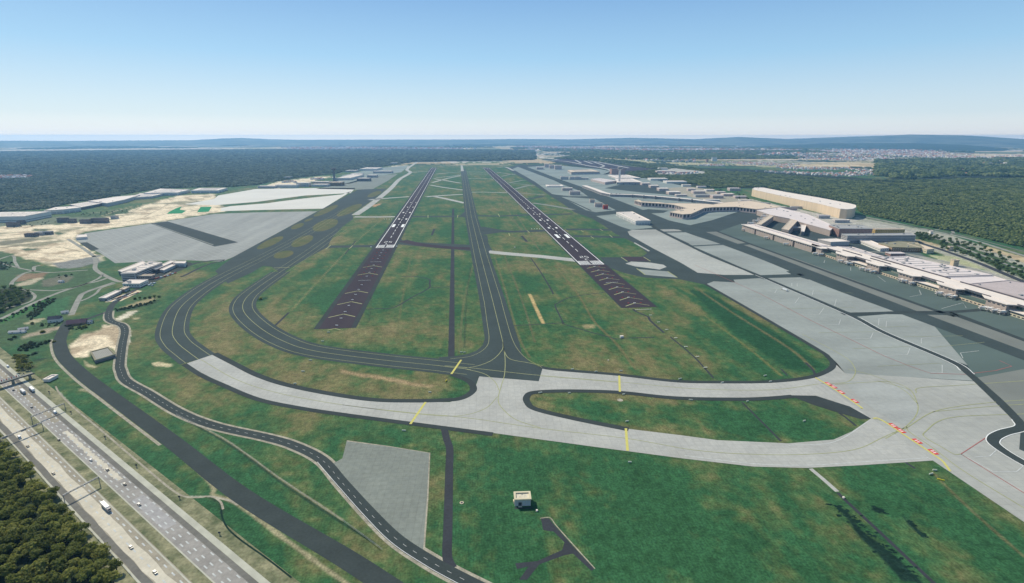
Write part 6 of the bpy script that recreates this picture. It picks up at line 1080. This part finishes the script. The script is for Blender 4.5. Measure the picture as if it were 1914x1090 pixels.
def trunk_mesh():
    vs, fs = [], []; tube(vs, fs, (0, 0, 0), .10, .055, 1.0, 7)
    for a in (0.4, 2.5, 4.4): k = len(vs); vs += [(0, 0, .55), (.05, .02, .6), (.34*math.cos(a), .34*math.sin(a), 1.05), (.32*math.cos(a), .32*math.sin(a)+.04, 1.06)]; fs.append((k, k+1, k+2, k+3))
    me = bpy.data.meshes.new('trunk'); me.from_pydata(vs, [], fs); me.materials.append(M['bark']); me.update(); return me
TM = trunk_mesh(); CR = [crown_mesh('crown', s, 620, M['leaf']) for s in (1, 2, 3, 4, 5)]; CG = [crown_mesh('crown', s, 380, M['leaf_green'], hgt=1.0) for s in (11, 12, 13, 14)]
def tree(x, y, r, h, crowns, label, group):
    t = thing('tree', (x, y, 0), label, 'tree', group, rnd.uniform(0, 6.28)); c = bpy.data.objects.new('crown', crowns[rnd.randrange(len(crowns))]); C.objects.link(c); c.parent = t; c.location = (0, 0, h-r*.85); c.scale = (r, r*rnd.uniform(.85, 1.1), r*rnd.uniform(.8, 1.0))
    k = bpy.data.objects.new('trunk', TM); C.objects.link(k); k.parent = t; k.scale = (r*.8, r*.8, h-r*.9); return t
def scatter(P, step, jit, seed, world=False):
    rg = np.random.RandomState(seed); W = np.array(P if world else GP(P)); lo, hi = W.min(0), W.max(0); X, Y = np.meshgrid(np.arange(lo[0], hi[0]+step, step), np.arange(lo[1], hi[1]+step, step)); X[1::2] += step/2
    X = X.ravel()+rg.uniform(-jit, jit, X.size)*step; Y = Y.ravel()+rg.uniform(-jit, jit, Y.size)*step; k = poly_sd(X, Y, W) > 0; return X[k], Y[k]
x, y = scatter([(-40, 770), (0, 828), (38, 862), (76, 908), (113, 945), (134, 976), (182, 1014), (222, 1070), (232, 1098), (-40, 1100)], 9.5, .36, 5)
WE = np.array(GP([(0, 828), (38, 862), (76, 908), (113, 945), (134, 976), (182, 1014), (222, 1070), (232, 1098)])); edge = []
for a, b2 in zip(x, y):
    dmin = min(np.linalg.norm(np.array([a, b2])-(WE[i]+np.clip((np.array([a, b2])-WE[i])@(WE[i+1]-WE[i])/((WE[i+1]-WE[i])@(WE[i+1]-WE[i])), 0, 1)*(WE[i+1]-WE[i]))) for i in range(len(WE)-1))
    o = tree(a, b2, rnd.uniform(5.4, 8.2), rnd.uniform(8.5, 12.5), CR, 'broad olive green tree deep inside the wood beside the motorway', 'trees of the wood beside the motorway')
    if dmin < 7: edge.append(o)
edge.sort(key=lambda o: -o.location[1])
for k, o in enumerate(edge): n_ = k+1; o['label'] = f'olive tree, {n_}{"st" if n_ in (1, 21, 31) else "nd" if n_ in (2, 22) else "rd" if n_ in (3, 23) else "th"} from the top in the wood edge row along the guard rail'
for P, st, sd_, l, gp, cr in [([(-10, 543), (28, 538), (52, 546), (58, 556), (38, 570), (0, 586), (-10, 586)], 12, 7, 'dark green tree in the round copse at the left edge', 'trees of the round copse at the left edge', CG), ([(24, 664), (46, 668), (64, 686), (62, 692), (36, 699), (26, 684)], 6.5, 8, 'small bushy tree beside the footbridge', 'trees beside the footbridge', CR),
    ([(1708, 436), (1735, 440), (1748, 448), (1730, 450), (1712, 446)], 12, 9, 'bushy tree between the grey slab building and the access road', 'trees by the grey slab building', CG), ([(1742, 440), (1800, 452), (1830, 458), (1850, 468), (1914, 500), (1914, 506), (1830, 472), (1780, 462), (1750, 452)], 20, 10, 'green tree between the two access roads', 'trees between the access roads', CG),
    ([(1752, 456), (1790, 466), (1860, 488), (1914, 510), (1914, 526), (1850, 497), (1800, 478), (1760, 466)], 18, 12, 'green tree in the belt below the access roads', 'trees in the belt below the access roads', CG), ([(1375, 362), (1400, 368), (1402, 376), (1378, 372)], 30, 13, 'small tree left of the golden building', 'trees left of the golden building', CG), ([(1318, 345), (1352, 350), (1350, 362), (1322, 357)], 36, 15, 'tree among the buildings behind the long pier', 'trees behind the long pier', CG)]:
    x, y = scatter(P, st, .38, sd_)
    for a, b2 in zip(x, y): tree(a, b2, rnd.uniform(3.6, 6.0)*(.75 if st < 7 else 1.15), rnd.uniform(7, 12)*(.7 if st < 7 else 1), cr, l, gp)
for k, (px, py, r_) in enumerate([(252, 560, 3.6), (262, 559, 4), (271, 558.5, 3.6), (280, 557.5, 4.4), (289, 556.5, 4.6), (297, 556, 3.6)]): g = G(px, py); tree(g[0], g[1], r_, r_*1.25, CG, f'bright green bush, {ord_(k)} from left beside the service road', 'bushes beside the service road')
for k, (px, py, r_, l) in enumerate([(487, 560, 4.5, 'single dark bush left of the curved taxiway'), (172, 603, 4, 'dark bush behind the rusty roofed barn'), (158, 612, 4, 'dark bush in front of the rusty roofed barn'), (101, 640, 3, 'bush by the outer perimeter road bend'), (80, 622, 4, 'bush below the long white shed'), (60, 606, 4, 'bush above the long white shed')]): g = G(px, py); tree(g[0], g[1], r_, r_*1.2, CR, l, 'single bushes')
# ------------------------------------------------------------------ far forests: uncountable, instanced crowns grown by geometry nodes
def crown_nodes(name, m, lumps, sub):
    ng = bpy.data.node_groups.new(name, 'GeometryNodeTree'); ng.interface.new_socket('Geometry', in_out='INPUT', socket_type='NodeSocketGeometry'); ng.interface.new_socket('Geometry', in_out='OUTPUT', socket_type='NodeSocketGeometry')
    N, Lk = ng.nodes, ng.links; gi, go_ = N.new('NodeGroupInput'), N.new('NodeGroupOutput'); join = N.new('GeometryNodeJoinGeometry')
    for dx, dy, dz, r in lumps:
        s = N.new('GeometryNodeMeshIcoSphere'); s.inputs['Radius'].default_value = r; s.inputs['Subdivisions'].default_value = sub; tr = N.new('GeometryNodeTransform'); tr.inputs['Translation'].default_value = (dx, dy, dz); tr.inputs['Scale'].default_value = (1, 1, 1.15); Lk.new(s.outputs['Mesh'], tr.inputs['Geometry']); Lk.new(tr.outputs['Geometry'], join.inputs[0])
    sp = N.new('GeometryNodeSetPosition'); nz = N.new('ShaderNodeTexNoise'); nz.inputs['Scale'].default_value = 3.2; nz.inputs['Detail'].default_value = 3; sb = N.new('ShaderNodeVectorMath'); sb.operation = 'SUBTRACT'; sb.inputs[1].default_value = (.5, .5, .5); scl = N.new('ShaderNodeVectorMath'); scl.operation = 'SCALE'; scl.inputs['Scale'].default_value = .9
    Lk.new(join.outputs[0], sp.inputs['Geometry']); Lk.new(nz.outputs['Color'], sb.inputs[0]); Lk.new(sb.outputs[0], scl.inputs[0]); Lk.new(scl.outputs[0], sp.inputs['Offset']); sm = N.new('GeometryNodeSetMaterial'); sm.inputs['Material'].default_value = m; Lk.new(sp.outputs[0], sm.inputs[0])
    ip = N.new('GeometryNodeInstanceOnPoints'); m2p = N.new('GeometryNodeMeshToPoints'); Lk.new(gi.outputs[0], m2p.inputs[0]); Lk.new(m2p.outputs[0], ip.inputs['Points']); Lk.new(sm.outputs[0], ip.inputs['Instance'])
    a = N.new('GeometryNodeInputNamedAttribute'); a.data_type = 'FLOAT_VECTOR'; a.inputs[0].default_value = 'size'; Lk.new(a.outputs[0], ip.inputs['Scale']); b3 = N.new('GeometryNodeInputNamedAttribute'); b3.data_type = 'FLOAT'; b3.inputs[0].default_value = 'turn'; cx = N.new('ShaderNodeCombineXYZ'); Lk.new(b3.outputs[0], cx.inputs['Z']); Lk.new(cx.outputs[0], ip.inputs['Rotation']); Lk.new(ip.outputs[0], go_.inputs[0]); return ng
def forest(name, X, Y, S, ng, z=.35):
    me = bpy.data.meshes.new(name); n = len(X); co = np.stack([X, Y, S*z], -1); me.vertices.add(n); me.vertices.foreach_set('co', co.ravel().astype(np.float32)); at = me.attributes.new('size', 'FLOAT_VECTOR', 'POINT'); sv_ = np.stack([S, S, S*nrs.uniform(.65, .95, n)*(.6+.7*fbm(X, Y, 60, 91))], -1); at.data.foreach_set('vector', sv_.ravel().astype(np.float32))
    tt = me.attributes.new('turn', 'FLOAT', 'POINT'); tt.data.foreach_set('value', nrs.uniform(0, 6.28, n).astype(np.float32)); o = bpy.data.objects.new(name, me); C.objects.link(o); md = o.modifiers.new('crowns', 'NODES'); md.node_group = ng; o['kind'] = 'stuff'; return o
lump1 = [(0, 0, 0, .8), (.45, .1, -.15, .5), (-.35, .35, -.1, .52), (-.1, -.45, -.2, .5)]
lump2 = [(0, 0, .1, .42), (.55, .1, .0, .40), (-.5, .3, .06, .42), (-.15, -.55, -.05, .40), (.4, .6, .02, .36), (.45, -.5, .08, .38), (-.6, -.35, .0, .36), (-.1, .75, .05, .35)]
NL1, NL2 = crown_nodes('left_near_crowns', M['wood_left'], lump1, 2), crown_nodes('left_far_crowns', M['wood_left'], lump2, 1); NR1, NR2 = crown_nodes('right_near_crowns', M['wood_right'], lump1, 2), crown_nodes('right_far_crowns', M['wood_right'], lump2, 1)
LF = [(-700, 284), (0, 284), (300, 281), (600, 279.5), (700, 279), (1000, 281.5), (1000, 298.5), (900, 300.5), (773, 302), (735, 308), (700, 314), (655, 318), (622, 326), (560, 331), (480, 346), (430, 350), (400, 348.5), (360, 351), (300, 352), (240, 362), (185, 373), (128, 381), (90, 391), (0, 396), (-250, 405)]
RF = [(1035, 297), (1062, 298), (1120, 302), (1235, 317), (1180, 322), (1172, 327), (1200, 333), (1215, 333), (1250, 338), (1290, 344), (1330, 351), (1405, 350.5), (1430, 350), (1530, 368), (1602, 382), (1606, 399), (1745, 427), (1790, 434), (1914, 464), (2250, 560), (2400, 430), (2300, 380), (1914, 334), (1800, 335), (1700, 338), (1600, 336), (1500, 331), (1400, 323), (1330, 320), (1300, 314), (1230, 308), (1150, 300), (1070, 292)]
CLEAR = [[(1225, 318.5), (1260, 314.5), (1320, 321), (1318, 326), (1270, 328), (1228, 327)], [(1440, 323), (1560, 332.5), (1690, 341.5), (1690, 344), (1560, 335.5), (1440, 326)]]
def fill(P, near, far, holes, seed):
    out = []
    for st, lo, hi in ((9.5, 0, near), (22.0, near, far), (40.0, far, 60000)):
        W = GP(P); x, y = scatter(W, st, .42, seed, world=True); r = np.hypot(x, y); k = (r >= lo) & (r < hi)&(np.abs(np.arctan2(x, y)-YAW) < rad(49))
        x, y = x[k], y[k]
        for hpoly in holes: kk = poly_sd(x, y, GP(hpoly)) < 0; x, y = x[kk], y[kk]
        gap = fbm(x, y, 70, seed+3); kk = gap > .30; out.append((x[kk], y[kk], st))
    return out
for nm, P, near, far, ng1, ng2, hl, seed in (('left_forest', LF, 3300, 7000, NL1, NL2, [[(0, 328), (60, 326.5), (62, 333), (0, 336)], [(480, 301), (800, 299.5), (800, 300.5), (480, 302.3)]], 31), ('right_forest', RF, 3400, 6500, NR1, NR2, CLEAR, 47)):
    for (x, y, st), ng, f in zip(fill(P, near, far, hl, seed), (ng1, ng2, ng2), (.62, .62, .66)): forest(nm, x, y, st*f*nrs.uniform(.72, 1.25, len(x)), ng, .55 if f == .62 and st < 10 else .22)
# scattered woods of the far plain
fw_x, fw_y = scatter([(-600, 281), (700, 277), (1000, 279), (1060, 290), (1300, 308), (1700, 328), (2300, 360), (2300, 285), (1400, 272), (700, 268), (-600, 270)], 62, .45, 71)
k = fbm(fw_x, fw_y, 2100, 55) > np.where(fw_x < 0, .64, .60); fw_x, fw_y = fw_x[k], fw_y[k]; k = np.abs(np.arctan2(fw_x, fw_y)-YAW) < rad(47); fw_x, fw_y = fw_x[k], fw_y[k]
for hpoly in [[(1290, 303), (1340, 299), (1700, 318), (1650, 334), (1420, 322)]]: kk = poly_sd(fw_x, fw_y, GP(hpoly)) < 0; fw_x, fw_y = fw_x[kk], fw_y[kk]
mx_, my_ = scatter([(1640, 300), (1914, 296), (2200, 300), (2200, 350), (1914, 332), (1800, 329), (1700, 336), (1640, 330)], 48, .48, 77); kk = nrs.uniform(0, 1, len(mx_)) < .42; fw_x, fw_y = np.concatenate([fw_x, mx_[kk]]), np.concatenate([fw_y, my_[kk]])
forest('plain_woods', fw_x, fw_y, 40*nrs.uniform(.7, 1.2, len(fw_x)), NR2, .2)
# villages beyond the forests
def houses_px(P, n, seed, size=(10, 18)):
    W = np.array(GP(P)); lo, hi = W.min(0), W.max(0); rg = np.random.RandomState(seed); out = []; it = 0
    while len(out) < n and it < 400:
        it += 1
        x, y = rg.uniform(lo[0], hi[0], 400), rg.uniform(lo[1], hi[1], 400); k = (poly_sd(x, y, W) > 0)&((fbm(x, y, 380, seed) > .47) | (it > 120))
        out += [(a, b4, rg.uniform(*size), rg.uniform(*size)*.8, rg.uniform(5, 10), rg.uniform(0, 3.14), rg.randint(4)) for a, b4 in zip(x[k], y[k])]
    return out[:n]
def house_geo(lst):
    vs, fs, mi = [], [], []
    for x, y, w_, d_, h_, rz, k in lst:
        c, s = math.cos(rz), math.sin(rz); b0 = len(vs); P = lambda a, b4, z: (x+a*c-b4*s, y+a*s+b4*c, z); w2, d2 = w_/2, d_/2
        vs += [P(-w2, -d2, 0), P(w2, -d2, 0), P(w2, d2, 0), P(-w2, d2, 0), P(-w2, -d2, h_), P(w2, -d2, h_), P(w2, d2, h_), P(-w2, d2, h_), P(-w2, 0, h_+d2*.7), P(w2, 0, h_+d2*.7)]
        fs += [tuple(b0+i for i in f) for f in ((0, 1, 5, 4), (1, 2, 6, 5), (2, 3, 7, 6), (3, 0, 4, 7), (4, 5, 9, 8), (6, 7, 8, 9), (5, 6, 9), (7, 4, 8))]; mi += [0]*4+[1+k % 3]*2+[0]*2
    return vs, fs, mi
HM = [M['wall_white'], M['roof_red'], M['roof_pink'], M['roof_grey']]
def town(name, lst):
    vs, fs, mi = house_geo(lst); o = mesh_obj(name, vs, fs, HM); o.data.polygons.foreach_set('material_index', mi); o['kind'] = 'stuff'
near_town = houses_px([(1300, 312), (1330, 304), (1400, 303.5), (1480, 307), (1560, 311), (1640, 320), (1640, 330), (1560, 330), (1440, 322.5), (1380, 318)], 900, 3, (11, 22))
near_town.sort(key=lambda h: math.hypot(h[0], h[1])/(h[2]+h[3]))
hv = {}
for x, y, w_, d_, h_, rz, k in near_town[:150]:
    key = k % 3
    if key not in hv:
        wv = [(-.5, -.5, 0), (.5, -.5, 0), (.5, .5, 0), (-.5, .5, 0), (-.5, -.5, .7), (.5, -.5, .7), (.5, .5, .7), (-.5, .5, .7), (-.5, 0, .99), (.5, 0, .99)]; mw_ = bpy.data.meshes.new('wall'); mw_.from_pydata(wv, [], [(0, 1, 5, 4), (1, 2, 6, 5), (2, 3, 7, 6), (3, 0, 4, 7), (5, 6, 9), (7, 4, 8)]); mw_.materials.append(HM[0])
        rv = [(-.53, -.54, .69), (.53, -.54, .69), (.53, .54, .69), (-.53, .54, .69), (-.53, 0, 1.01), (.53, 0, 1.01)]; mr_ = bpy.data.meshes.new('roof'); mr_.from_pydata(rv, [], [(0, 1, 5, 4), (2, 3, 4, 5)]); mr_.materials.append(HM[1+key]); hv[key] = (mw_, mr_)
    t = thing('house', (x, y, 0), 'tiny pale house in the village beyond the right forest', 'house', 'houses of the village beyond the right forest', rz); t.scale = (w_, d_, h_*1.4)
    for nm, me in zip(('wall', 'roof'), hv[key]): o = bpy.data.objects.new(nm, me); C.objects.link(o); o.parent = t
town('village_houses', near_town[150:])
town('far_town', houses_px([(1330, 290), (1500, 283), (1700, 284), (1914, 292), (1914, 312), (1750, 305), (1560, 300), (1400, 297)], 2300, 5, (14, 46))+houses_px([(960, 274), (1240, 276), (1500, 278), (1500, 290), (1240, 288), (1000, 284)], 2600, 6, (22, 80))+houses_px([(520, 276), (760, 275), (900, 278), (760, 281), (560, 281)], 1500, 8, (25, 80))+houses_px([(1500, 277), (1700, 276), (1800, 284), (1520, 287)], 1500, 9, (18, 60)))
town('plain_houses', houses_px([(1640, 302), (1914, 298), (2000, 310), (1914, 328), (1760, 326), (1660, 328)], 900, 17, (12, 26))+houses_px([(1150, 290), (1300, 288), (1300, 304), (1160, 300)], 260, 18, (14, 40)))
town('camp_houses', houses_px([(0, 329), (58, 327.5), (60, 332), (0, 335)], 60, 12, (14, 30))+houses_px([(1232, 324), (1310, 322), (1300, 326), (1240, 327)], 30, 13, (12, 30)))
town('site_huts', houses_px([(500, 345), (560, 338), (600, 334), (612, 337), (560, 341), (520, 347)], 120, 14, (6, 14)))

# scrub and hedges of the left middle distance
sx, sy = [], []
for P, st in (([(50, 592), (72, 568), (106, 556), (104, 561), (70, 590), (58, 600)], 5), ([(12, 636), (38, 627), (38, 631), (15, 639)], 5), ([(28, 655), (52, 641), (98, 637), (92, 642), (50, 657)], 5), ([(42, 669), (70, 658), (74, 660), (50, 669)], 5), ([(-20, 490), (22, 490), (20, 504), (-20, 508)], 8), ([(120, 600), (175, 600), (160, 616), (128, 618)], 9), ([(70, 606), (110, 600), (116, 608), (80, 614)], 8), ([(215, 578), (250, 571), (292, 562), (288, 567), (250, 575), (218, 582)], 5), ([(0, 600), (50, 576), (98, 553), (96, 557), (50, 582), (0, 606)], 7), ([(100, 515), (145, 513), (140, 518), (105, 520)], 12), ([(130, 400), (240, 392), (236, 398), (150, 405)], 22), ([(0, 424), (100, 412), (120, 416), (20, 428)], 24)):
    x, y = scatter(P, st, .45, len(sx)+90); sx.append(x); sy.append(y)
sx, sy = np.concatenate(sx), np.concatenate(sy); forest('scrub', sx, sy, nrs.uniform(1.4, 3.4, len(sx)), crown_nodes('scrub_crowns', M['scrub'], lump1, 1), .3)
